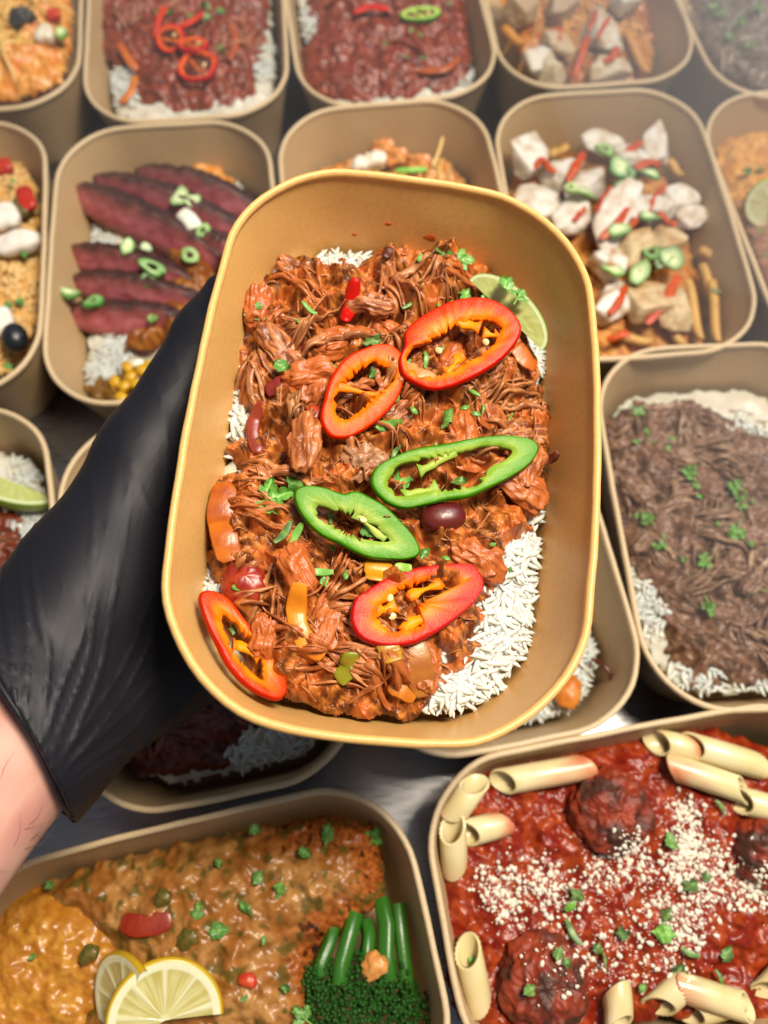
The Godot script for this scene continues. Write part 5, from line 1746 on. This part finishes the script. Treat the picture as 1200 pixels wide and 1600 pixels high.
	for q in [[[-38.1, 44, -47, -32.6, 44, -53.3, -30, 44, -46.2, -26, 44, -43], 2.4, "zigzag red sauce on the far left chicken piece"], [[-8.2, 46, -53.9, -15.1, 47, -43.8, -21.9, 46, -33.9], 3.4, "thick red sauce bar on the chicken at the far left"], [[28.3, 44, -61.6, 18.7, 45, -54, 9.8, 45, -47.4], 2.4, "red sauce line on the far right chicken piece"], [[19.8, 45, -40.7, 29.4, 45, -44.7, 35.8, 44, -43.1], 2.6, "red sauce line along the tall chicken piece"], [[2.7, 47, -27, -4.2, 48, -17.3, -9.2, 47, -9.5], 2.0, "left red sauce line on the long chicken strip"], [[18, 47, -25.6, 9.3, 48, -11.5, -0.5, 48, 1.3, -10.5, 46, 8.5], 2.8, "long red sauce line over the middle chicken strips"], [[16.9, 47, -16.3, 12.6, 47, -2.9, 2.4, 47, 6], 2.4, "orange-red sauce line beside the long middle line"], [[33.7, 45, -26, 26.2, 45, -17.3, 18.4, 45, -6.5], 2.2, "red sauce line left of the bright white cube"], [[26.8, 45, -8, 30.5, 44, -1.7, 36, 43, 0.2], 2.4, "red sauce at the foot of the bright white cube"], [[-22.6, 44, -6.5, -17.7, 44, -13, -14.1, 45, -14], 2.8, "red sauce by the raised box's far right corner"], [[-3.6, 43, 14.6, -7.3, 43, 18.6, -9.3, 42, 22.9], 2.4, "red sauce on the chicken next to the raised box"], [[29.4, 42, 34.2, 22.1, 42, 44.3, 11.5, 41, 57.2, 6.2, 40, 62.2], 3.4, "wide red sauce line over the near chicken pieces"], [[-0.8, 42, 37.9, -8.5, 42, 49.9, -13.8, 41, 54.9], 2.4, "orange sauce line on the near left chicken strip"], [[-3.6, 38, 66.1, -10.9, 38, 67.5, -16, 37, 68.4], 2.8, "red sauce at the near wall"], [[21.8, 43, 14.7, 18.6, 43, 21, 15.7, 42, 24.3], 2.2, "red sauce beside the green onion bunch"]]:
		var pts := []
		for k in range(0, q[0].size(), 3):
			pts.append([q[0][k], q[0][k + 1], q[0][k + 2]])
		drizzle(f, q[2], pts, q[1])
	go = "spring onion on the white chicken"
	for q in [[3.6, 45, -54.4, 6.0, "#6fa048", "spring onion piece at the far middle"], [8.9, 47, -39.7, 8.0, "#5c9050", "big dark spring onion piece below the far middle"], [12.6, 46, -34.1, 6.0, "#4c8046", "dark spring onion piece next to the big one"], [8.7, 46, -24.1, 6.0, "#5a8a4c", "spring onion piece at the head of the long strip"], [25.1, 46, -33, 7.0, "#4f8a48", "dark spring onion loop at the right of the middle"], [-15.7, 46, -22.5, 8.5, "#789a54", "broad light spring onion piece at the left"], [-21.3, 45, -27.7, 5.0, "#b6d08a", "pale spring onion piece at the left"], [19.4, 46, -2.3, 7.0, "#5a9048", "bright spring onion piece at the right of the middle"], [0.6, 47, 5.9, 7.0, "#6a9a58", "spring onion piece on the lower middle strip"], [-7.2, 42, 28.7, 7.0, "#6c9a44", "round spring onion ring beside the raised box"], [7.3, 43, 32.1, 7.5, "#6a9a4c", "oblong spring onion piece at the lower middle"], [16.3, 43, 19.9, 6.5, "#5a8a48", "spring onion strip above the oblong piece"], [27, 43, 23.9, 8.5, "#5a8250", "wide grey-green spring onion ring at the lower right"], [21.5, 42, 25.7, 5.0, "#4a7040", "small spring onion ring beside the wide grey-green one"], [50.3, 36, 43.6, 3.0, "#4a5a34", "tiny green chip on the fries"]]:
		spring_onion(f, q[0], q[1], q[2], q[3], go, q[5] + " of the white chicken box", 30, 3.2, q[4], 2 if q[3] > 6.5 else 1)
	f = b["I"]
	m = mound(flat_poly([-37.3, -82.6, -23.3, -88.4, 8.9, -86.2, 47.2, -77.9, 12.1, 46.2, -31.8, 43.9, -41.2, 16.1, -43, -25.9]), 26.0, 36.0, 4.0, 0.8, 9.0, 820.0)
	single("mash", mound_shell(m, 1.2, lin("#c98f45"), lin("#d8a860"), lin("#b87a34")), M.crumb, "orange mash in the box cut off by the right edge", "mash", "", f)
	m = mound(flat_poly([-39.5, -36.1, -18.9, -45.3, 8.7, -33.8, 12.4, 9.3, -9.2, 37.3, -36.8, 41.8, -42.6, 14.7]), 31.0, 41.0, 3.0, 1.0, 8.0, 850.0)
	pulled_meat("pinkish shredded meat beside the orange mash at the right edge", f, m, 24, 30, 1.2, ["#9a6a50", "#7c4c3a", "#b68a70", "#8a5a48", "#c09a84"], "pulled_meat", 2.4, false)
	o = thing("lime_slice", "lime slice standing on the meat at the right edge", "lime slice", "", at(f, -32.1, 45, -18.1, turned(10, 55, 30)))
	citrus_slice(o, 14.0, 3.4, 100.0, 300.0, Transform3D(), "#cfd6a8", "#8fa83a")
	for q in [[-24, 38, -50.5], [-32.7, 38, -47.9], [-43.2, 42, -3], [-44.6, 42, 12.6]]:
		herb(f, q[0], q[1], q[2], 6.0, 4, rng.randf() * 360.0, "#4a6a38", "parsley leaf on the mash and meat at the right edge", "parsley at the right edge")
	f = b["J"]
	m = mound(flat_poly([-21.4, -104.4, 17.4, -96.9, 37, -86.7, 44.8, -60.8, 47.2, -8.7, 47.6, 26.5, 42.1, 48.9, 32.4, 61.9, -8.3, 60.7]), 28.0, 36.0, 4.0, 0.0, 9.0, 900.0)
	o = thing("couscous", "golden couscous in the box cut off by the left edge", "couscous", "", f)
	part("couscous_bed", mound_shell(m, 1.5, lin("#c99a55"), lin("#d6b277"), lin("#bd8a42")), M.crumb, o, true)
	part("couscous_grains", crumbs(m, [[34, -67.1, 26, 260], [36.7, -1.1, 26, 330], [34.9, 41.7, 24, 200]], 1.2, 2.0, "#cfa560", "#dcbf8a"), M.crumb, o, true)
	for q in [[43.6, 39, -45.6, 5, 9, "#a8241c", "red pepper strip at the upper right of the couscous"], [30, 39, -71.5, 5, 5, "#a8281c", "red pepper piece at the top of the couscous"], [40.4, 38, -40.8, 4, 7, "#2f5a34", "green pepper strip beside the red one in the couscous"]]:
		single("pepper_piece", blob(Vector3.ZERO, Vector3(q[3], 3.2, q[4]), turned(15), 0.12, 0.1, 16, lin(q[5]), lin(q[5]).lerp(lin("#c84a2a"), 0.2), 3.5), M.wet, q[6], "pepper", "", at(f, q[0], q[1], q[2]))
	for q in [[32.5, 40, -32.9, 9, 9, "white mozzarella lump at the left edge of the couscous"], [40.5, 40, -13.6, 13, 7, "pale onion slice across the couscous"], [34.7, 40, 39.6, 6, 9, "white lump beside the black olive"]]:
		single("cheese_lump", blob(Vector3.ZERO, Vector3(q[3], 5, q[4]), turned(10), 0.12, 0.08, 18, lin("#e6e0d6"), lin("#d8cfc2"), 2.6), M.chicken, q[5], "cheese", "", at(f, q[0], q[1], q[2]))
	single("black_olive", blob(Vector3.ZERO, Vector3(7.0, 6.4, 8.4), turned(10), 0.03, 0.1, 24, lin("#14161c"), lin("#20222a")), M.wet, "glossy black olive at the near end of the couscous", "olive", "", at(f, 42.2, 42, 51.3))
	for q in [[36.4, 39, 26.6], [33.6, 39, -57.4], [43.9, 39, -7.3], [31.3, 39, -10.2], [36.1, 36, 64.4], [42.9, 38, 24.6]]:
		herb(f, q[0], q[1], q[2], 6.5, 4, rng.randf() * 360.0, "#2f7a44", "green herb leaf on the couscous", "herbs on the couscous")


func lower_boxes(b: Dictionary) -> void:
	var f: Transform3D = b["K"]
	rice("white rice around the lime wedge in the box left of the glove", f, box_poly(51, 80), 26.0, 30.0, 220, [[41.6, -66.3, 12], [44.9, -40.1, 10], [42.6, -30.1, 8]])
	var m := mound(flat_poly([-3.3, -63.6, 21.8, -54.4, 34, -44.5, 39.5, -29.3, 39.6, -5.6, 25.1, 10.7, -4.6, 4]), 30.0, 38.0, 3.0, 1.0, 8.0, 960.0)
	pulled_meat("dark red pulled meat below the lime wedge left of the glove", f, m, 30, 40, 1.1, ["#622818", "#462012", "#7c3a22", "#5e3020", "#864e34"], "pulled_meat", 2.4, false)
	citrus_wedge("lime wedge in the box left of the glove", at(f, 34.5, 38, -56.9, Basis(Vector3.UP, deg_to_rad(-34))), 26.0, 14.0, 62.0, 150.0, "lime wedge", "#7a962a")
	f = b["L"]
	rice("white rice at the near right corner of the box in the hand's shade", f, box_poly(51, 80), 30.0, 34.0, 260, [[21.5, 75.8, 18], [33.2, 75.3, 12], [9.7, 77.5, 10]])
	m = mound(flat_poly([-51.3, -92, -25.2, -90.4, 0.6, -85.1, 18, 23.9, 24.2, 61, 8.9, 66.4, -4.1, 77.7, -37.8, 74.9, -50.8, 62.6, -55.4, 8.8, -60, -57.8]), 32.0, 40.0, 3.0, 1.0, 8.0, 1020.0)
	pulled_meat("dark red pulled meat in the box under the gloved hand", f, m, 40, 40, 1.3, ["#5e2418", "#421a12", "#703220", "#5a3022", "#7c4832"], "pulled_meat", 2.4, false)
	f = b["M"]
	rice("white rice showing past the near right corner of the raised box", f, box_poly(51, 80), 22.0, 27.0, 420, [[35.4, 70.2, 16], [26.7, 79, 14], [49.9, 52.9, 10], [16.8, 81.5, 14], [1.9, 80, 12]])
	strip("onion_strip", "dark curved onion strip on the rice under the raised box's right side", "onion", "", f, [[45.5, 30, 59.1], [49.5, 33, 64.2], [51.2, 32, 70.4], [48.7, 28, 76.1]], 1.2, 1.0, "#3c1c18", "#5a2c20", M.wet, 0.05)
	single("pepper_piece", blob(Vector3.ZERO, Vector3(6, 4, 8), turned(-35), 0.15, 0.1, 18, lin("#b0601c"), lin("#c07a30")), M.wet, "orange pepper piece on the rice under the raised box's right side", "pepper", "", at(f, 30.1, 31, 72))
	f = b["N"]
	rice("white rice at the edges of the brown pulled beef", f, box_poly(51, 80), 26.0, 30.0, 420, [[-46.3, 31.7, 9], [-45, 41.3, 8], [-12.1, 78.4, 16], [-29.3, 74.4, 9], [21.8, -51, 12], [25.1, -35.9, 9], [2.3, 74.8, 9]])
	m = mound(flat_poly([-49.8, -64.5, -31.2, -74.1, -4.1, -72.5, 17.6, -62.3, 35.4, -44.4, 46.9, -11.4, 36.3, 47.3, 16, 78.7, -13.3, 76.3, -30.7, 74.1, -41.4, 59.5, -44.7, 32.9, -49.9, 13.2, -51.5, -10.5, -53.5, -31.6]), 29.0, 38.0, 3.0, 1.2, 9.0, 1100.0)
	pulled_meat("brown pulled beef to the right of the raised box", f, m, 150, 220, 0.8, ["#725240", "#4a3226", "#8a6a52", "#5e4232", "#9a7c62"], "pulled_beef", 2.6)
	for q in [[-17.4, 41, -27, 9.0, "parsley clump in the upper middle of the brown beef"], [-12.5, 41, -19.7, 7.0, "parsley leaf right of the upper middle clump"], [3.1, 41, -17.4, 9.5, "parsley clump at the middle right of the brown beef"], [6.5, 41, -11, 8.0, "parsley leaf at the right edge of the brown beef"], [-41.9, 39, -4.6, 7.5, "parsley leaf at the left of the brown beef"], [-20.3, 42, 20.8, 8.0, "bright parsley clump in the lower middle of the brown beef"], [-1.9, 42, 7.3, 10.0, "large parsley clump on the brown beef"], [-0.9, 42, 33.1, 10.0, "parsley clump at the lower right of the brown beef"], [-21.4, 41, 42.5, 7.5, "parsley leaf at the near end of the brown beef"], [-30.4, 38, -48.2, 8.0, "parsley leaf at the far left of the brown beef"], [-33.2, 36, -66.2, 7.0, "parsley leaf against the far wall of the beef box"], [-21.3, 39, -45.4, 6.0, "small parsley leaf near the far end of the brown beef"], [-36.9, 40, 9.4, 5.0, "small parsley leaf at the lower left of the brown beef"]]:
		herb(f, q[0], q[1], q[2], q[3], 3, rng.randf() * 360.0, "#3a6e2a", q[4], "parsley on the brown beef")
		var marks := [[q[4], q[0], q[2]]]
		for k in 3:
			var bx: float = q[0] + rng.randfn(0, 3.5)
			var bz: float = q[2] + rng.randfn(0, 3.5)
			herb(f, bx, q[1], bz, rng.randf_range(2.5, 4.5), 4, rng.randf() * 360.0, "#41762c", "bit " + beside(bx, bz, marks).replace(" on the brown beef", "").replace(" of the brown beef", ""), "chopped parsley bits on the brown beef", "parsley_chip")


func fish_box(f: Transform3D) -> void:
	var m := mound(flat_poly([-116.9, -54.1, -74.9, -51.8, -48.7, -45.8, -31.7, -29.5, -34.3, -6.3, -51.4, 12.3, -122.7, 8.7]), 30.0, 41.0, 2.0, 0.35, 10.0, 1300.0)
	single("mash", mound_shell(m, 0.8, lin("#ac7222"), lin("#ba8430"), lin("#985c1a")), M.wet, "yellow-orange mash at the left of the salmon", "mash", "", f)
	var poly := flat_poly([-62.7, -50.5, -36, -53.1, 1.9, -53.2, 37.3, -51.5, 61.9, -48.9, 75.9, -42.5, 79.2, -28.9, 76.9, -16.9, 68.4, -9.1, 52.6, -4.3, 41.4, -1, 44.6, 9, 41.5, 21.9, 31.8, 35, -34.4, 28.2, -67.6, 16.2, -48.8, -1.3, -37.1, -16.9, -48.4, -33.7])
	m = mound(poly, 32.0, 48.5, 2.2, 0.18, 12.0, 1360.0)
	var s := mound_shell(m, 0.6, lin("#96602c"), lin("#a87a44"), lin("#744818"), 4.0)
	for k in s.v.size():
		var v := s.v[k]
		var d := m.inside(v.x, v.z)
		var edge: float = smoothstep(18.0, 46.0, v.x) * smoothstep(20.0, 4.0, d + 4.0 * noise_b.get_noise_2d(v.x * 20.0, v.z * 20.0))
		var crisp := lin("#7a3414").lerp(lin("#a8602a"), clampf(0.5 + 1.4 * noise_b.get_noise_2d(v.x * 35.0, v.z * 35.0), 0.0, 1.0))
		s.c[k] = s.c[k].lerp(crisp, edge * 0.9)
		var green := smoothstep(0.16, 0.4, noise_b.get_noise_2d(v.x * 9.0 + 40.0, v.z * 9.0))
		s.c[k] = s.c[k].lerp(lin("#4a4a1e"), green * 0.75)
		var char_ := smoothstep(0.3, 0.5, noise_a.get_noise_2d(v.x * 14.0 + 90.0, v.z * 14.0)) * edge
		s.c[k] = s.c[k].lerp(lin("#2c140c"), char_)
	single("salmon_fillet", s, M.sauce, "salmon fillet covered in creamy orange herb sauce", "salmon", "", f)
	for q in [[1, 48, -25, 9.0, 0, "broad parsley leaf in the middle of the salmon"], [7.7, 48, -18, 9.0, 0, "broad parsley leaf below the middle of the salmon"], [22.1, 48.5, -21.8, 7.5, 4, "parsley leaf right of the middle of the salmon"], [26.4, 48, -11.1, 4.0, 0, "tiny parsley leaf on the lower salmon"], [36.2, 48, -28.1, 8.0, 4, "dark herb patch on the salmon"], [27, 48, -32.7, 7.0, 4, "dark herb on the upper salmon"], [58, 46, -41.6, 9.0, 4, "grey-green herb leaf at the far right of the salmon"], [49.1, 47, -37.4, 7.0, 4, "olive herb leaf on the upper right of the salmon"], [-66.1, 44, -24.9, 4.0, 0, "small parsley leaf on the yellow mash"], [-12.3, 47, -34.4, 6.0, 4, "dark herb bit above the red pepper on the salmon"], [12.5, 46, -43.3, 5.0, 4, "dark herb bit at the far edge of the salmon"], [28.4, 44, -52.3, 6.0, 4, "parsley leaf at the far edge of the salmon"], [-57.6, 40, -49.3, 5.0, 0, "small parsley leaf at the far left of the salmon"], [15.1, 48, 7.6, 5.0, 4, "herb bit near the lemon twist"], [32.5, 47, 8.5, 5.0, 4, "herb bit on the sauce by the broccoli"], [35.6, 46, 18.3, 9.0, 3, "parsley spray at the near edge of the sauce"], [77.6, 36, -38.2, 9.0, 3, "parsley behind the crisp end of the salmon"]]:
		herb(f, q[0], q[1], q[2], q[3], q[4], rng.randf() * 360.0, "#2f6a2c", q[5], "herbs on the salmon")
	strip("pepper_strip", "dark red pepper strip on the salmon", "pepper", "", f, [[-28.3, 47, -29.8], [-19.6, 47.6, -26], [-8.7, 47, -26.2]], 4.2, 0.6, "#7a2014", "#8f3018", M.wet, 0.05)
	single("pepper_piece", blob(Vector3.ZERO, Vector3(4.0, 1.6, 2.6), turned(-25), 0.2, 0.2, 14, lin("#a82a18"), lin("#c04a28")), M.wet, "bright red pepper piece on the sauce right of the lemon", "pepper", "", at(f, 18, 48, 2))
	for q in [[-2.6, 48, -18.1, 5.0, 3.6, "olive green caper above the lemon twist"], [-42.7, 45, -21.2, 4.5, 3.0, "orange pepper bit left of the lemon twist"], [-10.8, 47.5, -34.8, 4.0, 3.0, "dark olive piece on the upper salmon"]]:
		single("vegetable_bit", blob(Vector3.ZERO, Vector3(q[3], 2.0, q[4]), turned(20), 0.25, 0.2, 14, lin("#4a4a1c"), lin("#6a5a24")), M.wet, q[5], "vegetable", "", at(f, q[0], q[1], q[2]))
	var o := thing("lemon_slice", "twisted lemon slice standing on the salmon", "lemon slice", "", at(f, -18.3, 51, 1.5))
	citrus_slice(o, 21.5, 3.0, 165.0, 372.0, Transform3D(turned(0, 14, -10), Vector3(5.0, 4.5, 5.0)), "#c4bc84", "#b8961a")
	citrus_slice(o, 20.5, 3.0, 120.0, 318.0, Transform3D(turned(0, 10, 42), Vector3(-9.5, 1.0, -1.5)), "#bdb47c", "#b08e1a")
	var k := 0
	for q in [[53.4, 33, -7.5, 44.6, 38, 8.2, 2.6], [63.4, 35, -10.3, 51.6, 40, 12.9, 3.4], [66.8, 32, -6.2, 63.7, 37, 8.1, 2.8], [74.9, 31, -13, 71, 36, 15.8, 3.7], [81.4, 29, -9.5, 76.9, 31, 24.9, 3.0]]:
		o = thing("broccoli_stem", ["leftmost thin broccoli stem beside the salmon", "glossy second broccoli stem from the left", "broccoli stem in the middle of the bunch", "thick broccoli stem right of the middle", "rightmost broccoli stem along the box wall"][k], "broccoli", "tenderstem broccoli beside the salmon", f)
		k += 1
		var a := Vector3(q[0], q[1], q[2])
		var e := Vector3(q[3], q[4], q[5])
		part("stalk", tube(PackedVector3Array([a, a.lerp(e, 0.35) + Vector3(rng.randf_range(-1.5, 1.5), 1.5, 0), a.lerp(e, 0.7) + Vector3(rng.randf_range(-1.5, 1.5), rng.randf_range(0.0, 2.5), 0), e]), filled(4, q[6]), filled(4, q[6]), 16, tinted(4, lin("#2c601c")), Vector3.UP, 0.15, a.x), M.wet, o)
		var fl := Shell.new()
		for j in 300:
			var d := Vector3(rng.randfn(), absf(rng.randfn()) + 0.2, rng.randfn()).normalized()
			var r := rng.randf_range(5.5, 8.5)
			fl.add(blob(e + Vector3(0, -3.0, 8.0) + d * Vector3(r * 1.2, r * 0.9, r * 1.9), Vector3.ONE * rng.randf_range(0.6, 1.15), Basis(), 0.2, 0.5, 4, vary(lin("#1c3f14"), 0.25), lin("#2a561c"), 2.0, j * 0.3))
		part("floret", fl, M.leaf, o, true)
	single("sauce_dab", blob(Vector3.ZERO, Vector3(5.5, 2.6, 4.5), turned(20), 0.3, 0.15, 18, lin("#b9783a"), lin("#c98f52")), M.sauce, "dab of creamy sauce on the broccoli stems", "sauce", "", at(f, 67.2, 41, 9))


func penne_box(f: Transform3D) -> void:
	var m := mound(flat_poly([-87, -27.1, -78.5, -50.5, -55.5, -57.3, -17.4, -57.4, 18.7, -59.3, 47, -54.2, 77, -37.6, 108.9, 0.3, 87.7, 68.6, 40.1, 60, 19.6, 50.1, -4, 48.8, -30.4, 48.5, -57.8, 53.4, -88.7, 47.9, -91.9, 22.8, -90.3, -0.4]), 34.0, 40.3, 2.4, 0.3, 7.0, 1500.0)
	single("tomato_sauce", mound_shell(m, 0.7, lin("#7e2412"), lin("#963c1a"), lin("#64180c")), M.sauce, "red tomato sauce over the penne", "tomato sauce", "", f)
	var balls := [[-12.2, 40, -29.7, 17.5], [-56.6, 40, 27.4, 18.0], [51.3, 38, -2.4, 16.5]]
	var names := ["browned meatball at the far middle of the penne box", "meatball at the near left of the penne box", "meatball cut off by the right edge in the penne box"]
	for k in 3:
		var q: Array = balls[k]
		var s := blob(Vector3.ZERO, Vector3(q[3], q[3] * 0.86, q[3]), turned(40.0 * k), 0.12, 0.1, 72, lin("#7c2e16"), lin("#642a18"), 2.1, 3.0 + k)
		for j in s.v.size():
			var p := s.v[j].normalized()
			var e := noise_b.get_noise_3d(p.x * 95.0 + k * 300.0, p.y * 95.0, p.z * 95.0)
			s.c[j] = s.c[j].lerp(lin("#44221a"), smoothstep(0.05, 0.25, e) * smoothstep(0.1, 0.5, p.y)).lerp(lin("#8e3418"), smoothstep(0.05, 0.3, -e) * 0.8)
			s.v[j] += p * (0.5 * e * 2.0)
		single("meatball", s, M.crust, names[k], "meatball", "meatballs in the penne box", at(f, q[0], q[1], q[2]))
	penne("penne standing at the far left wall with its open end up", f, Vector3(-80.1, 45, -35.7), Vector3(-81.5, 34, -21), 0.2)
	penne("penne with a large open end in the far left corner", f, Vector3(-67, 44, -50.8), Vector3(-77.1, 40, -41.4), 0.1)
	penne("penne lying at the far left with a sauce stained end", f, Vector3(-55, 41, -49.6), Vector3(-19.1, 40, -49.1), 0.9)
	penne("short penne end left of the browned meatball", f, Vector3(-75.1, 40, -32.2), Vector3(-59.7, 37, -33.1), 0.8)
	penne("penne at the far right with a sauce rimmed open end", f, Vector3(28.9, 42, -49.6), Vector3(54.3, 41, -36.9), 0.0)
	penne("penne below the far right one, streaked with sauce", f, Vector3(45.7, 42, -27.7), Vector3(19.4, 40, -42.2), 1.0)
	penne("penne at the right beside the browned meatball", f, Vector3(42.1, 41, -24.7), Vector3(59.9, 40, -16.8), 0.1)
	penne("penne at the near left wall with a green bit inside", f, Vector3(-83.5, 44, 9.8), Vector3(-82.7, 36, 29), 0.1)
	penne("penne at the near wall pointing right", f, Vector3(21.4, 38, 50), Vector3(-1.5, 38, 38.7), 0.6)
	penne("penne tip under the near one", f, Vector3(-1.3, 33, 48.7), Vector3(16.4, 33, 47.3), 0.0)
	penne("upright yellow penne between the near meatball and the wall", f, Vector3(-30.5, 38, 47), Vector3(-28.1, 38, 35.1), 0.9)
	penne("penne tip left of the near one", f, Vector3(-13.3, 37, 43.5), Vector3(-0.5, 37, 36.8), 0.2)
	penne("penne at the near right under the sauce", f, Vector3(31, 38, 45.7), Vector3(44.8, 38, 37.8), 0.5)
	penne("sauce covered penne at the far wall", f, Vector3(15.2, 40, -53.9), Vector3(27.8, 39, -49), 1.0)
	var o := thing("grated_cheese", "grated white cheese scattered over the penne and meatballs", "grated cheese", "", f)
	part("cheese_crumbs", crumbs(m, [[19.9, -23.4, 7, 171], [17.3, -11.1, 8, 285], [10.3, -2.3, 9, 209], [-8, -10.6, 11, 247], [-24.1, -7.3, 10, 133], [-48.3, -9.2, 9, 209], [-62.7, -5.6, 12, 247], [-66.6, -12.4, 9, 95], [-39.4, -1.5, 9, 133], [18.4, 6.5, 12, 228], [39.3, 10.2, 10, 266], [29.4, -1.4, 12, 171], [6.2, 18.7, 10, 228], [-1.9, 10.1, 14, 171], [-32.7, 23.3, 16, 133], [-48.7, 13.5, 14, 95], [-1.9, 35.7, 12, 76], [-13.7, 22.1, 18, 133]], 0.22, 1.15, "#e2dccf", "#d6ccb6", [[-12.2, 40, -29.7, 17.5], [-56.6, 40, 27.4, 18.0], [51.3, 38, -2.4, 16.5]]), M.crumb, o, true)
	for q in [[8.6, 45, -12.7, 8.0, 0, 70, "#3f6f38", "green basil leaf right of the browned meatball"], [10.8, 44, 4, 7.5, 4, 20, "#46604a", "grey-green basil leaf among the cheese"], [19.7, 44, 2.2, 5.0, 4, 80, "#4a6248", "small basil piece right of the grey-green leaf"], [33.7, 44, -23, 6.5, 1, 110, "#2f4f2c", "dark basil strip at the far right of the penne box"], [-34, 44, -0.1, 7.0, 4, 130, "#3e5638", "basil piece in the middle of the cheese"], [-38.8, 44.5, 2.3, 5.0, 2, 10, "#58a02e", "small bright green piece in the middle of the penne box"], [-6.3, 45, 17.7, 10.0, 0, -20, "#5f9a40", "bright green basil leaf at the near middle"], [-0.8, 44, 13, 6.5, 4, 40, "#3c5438", "dark basil piece above the bright green leaf"], [-39.8, 44, 11.4, 10.0, 1, -60, "#3f5a3a", "long dark basil strip above the near meatball"], [-21.4, 44, 15.4, 6.5, 4, 0, "#466048", "basil piece in the near middle of the sauce"], [-50.3, 56, 16.9, 6.0, 0, 60, "#4e6e44", "basil leaf on top of the near meatball"], [-46.8, 55, 20.8, 5.0, 4, 100, "#44603c", "smaller basil leaf on the near meatball"], [-2.9, 43, 34.3, 9.0, 4, 70, "#26422a", "dark curled basil leaf near the near wall"], [17.9, 43, 31.1, 8.0, 4, 40, "#4a6846", "basil leaf at the near right"], [4.6, 43, 26.7, 7.5, 1, -40, "#46663f", "basil strip at the near right of the middle"], [-65, 57, 26.2, 6.0, 4, 20, "#4f6a3c", "curled basil leaf on the front of the near meatball"], [-25.3, 42, 38.7, 6.5, 4, 90, "#31502f", "dark basil leaf by the upright penne"], [-18.5, 42, 36.1, 5.0, 0, 20, "#4f7a44", "small basil leaf right of the upright penne"], [-81.4, 44, 14.3, 4.5, 2, 0, "#4c9a34", "green bit inside the near left penne"], [-30.6, 44, 23.4, 5.0, 1, 90, "#40583a", "thin basil strip in the near middle"], [12.8, 43, 38.2, 7.0, 1, -70, "#2c4a2a", "dark basil strip hanging by the near penne"], [-32.2, 44, 19.7, 5.5, 4, 60, "#466040", "basil piece left of the near middle"]]:
		herb(f, q[0], q[1], q[2], q[3], q[4], q[5], q[6], q[7], "basil on the penne", "basil_leaf")
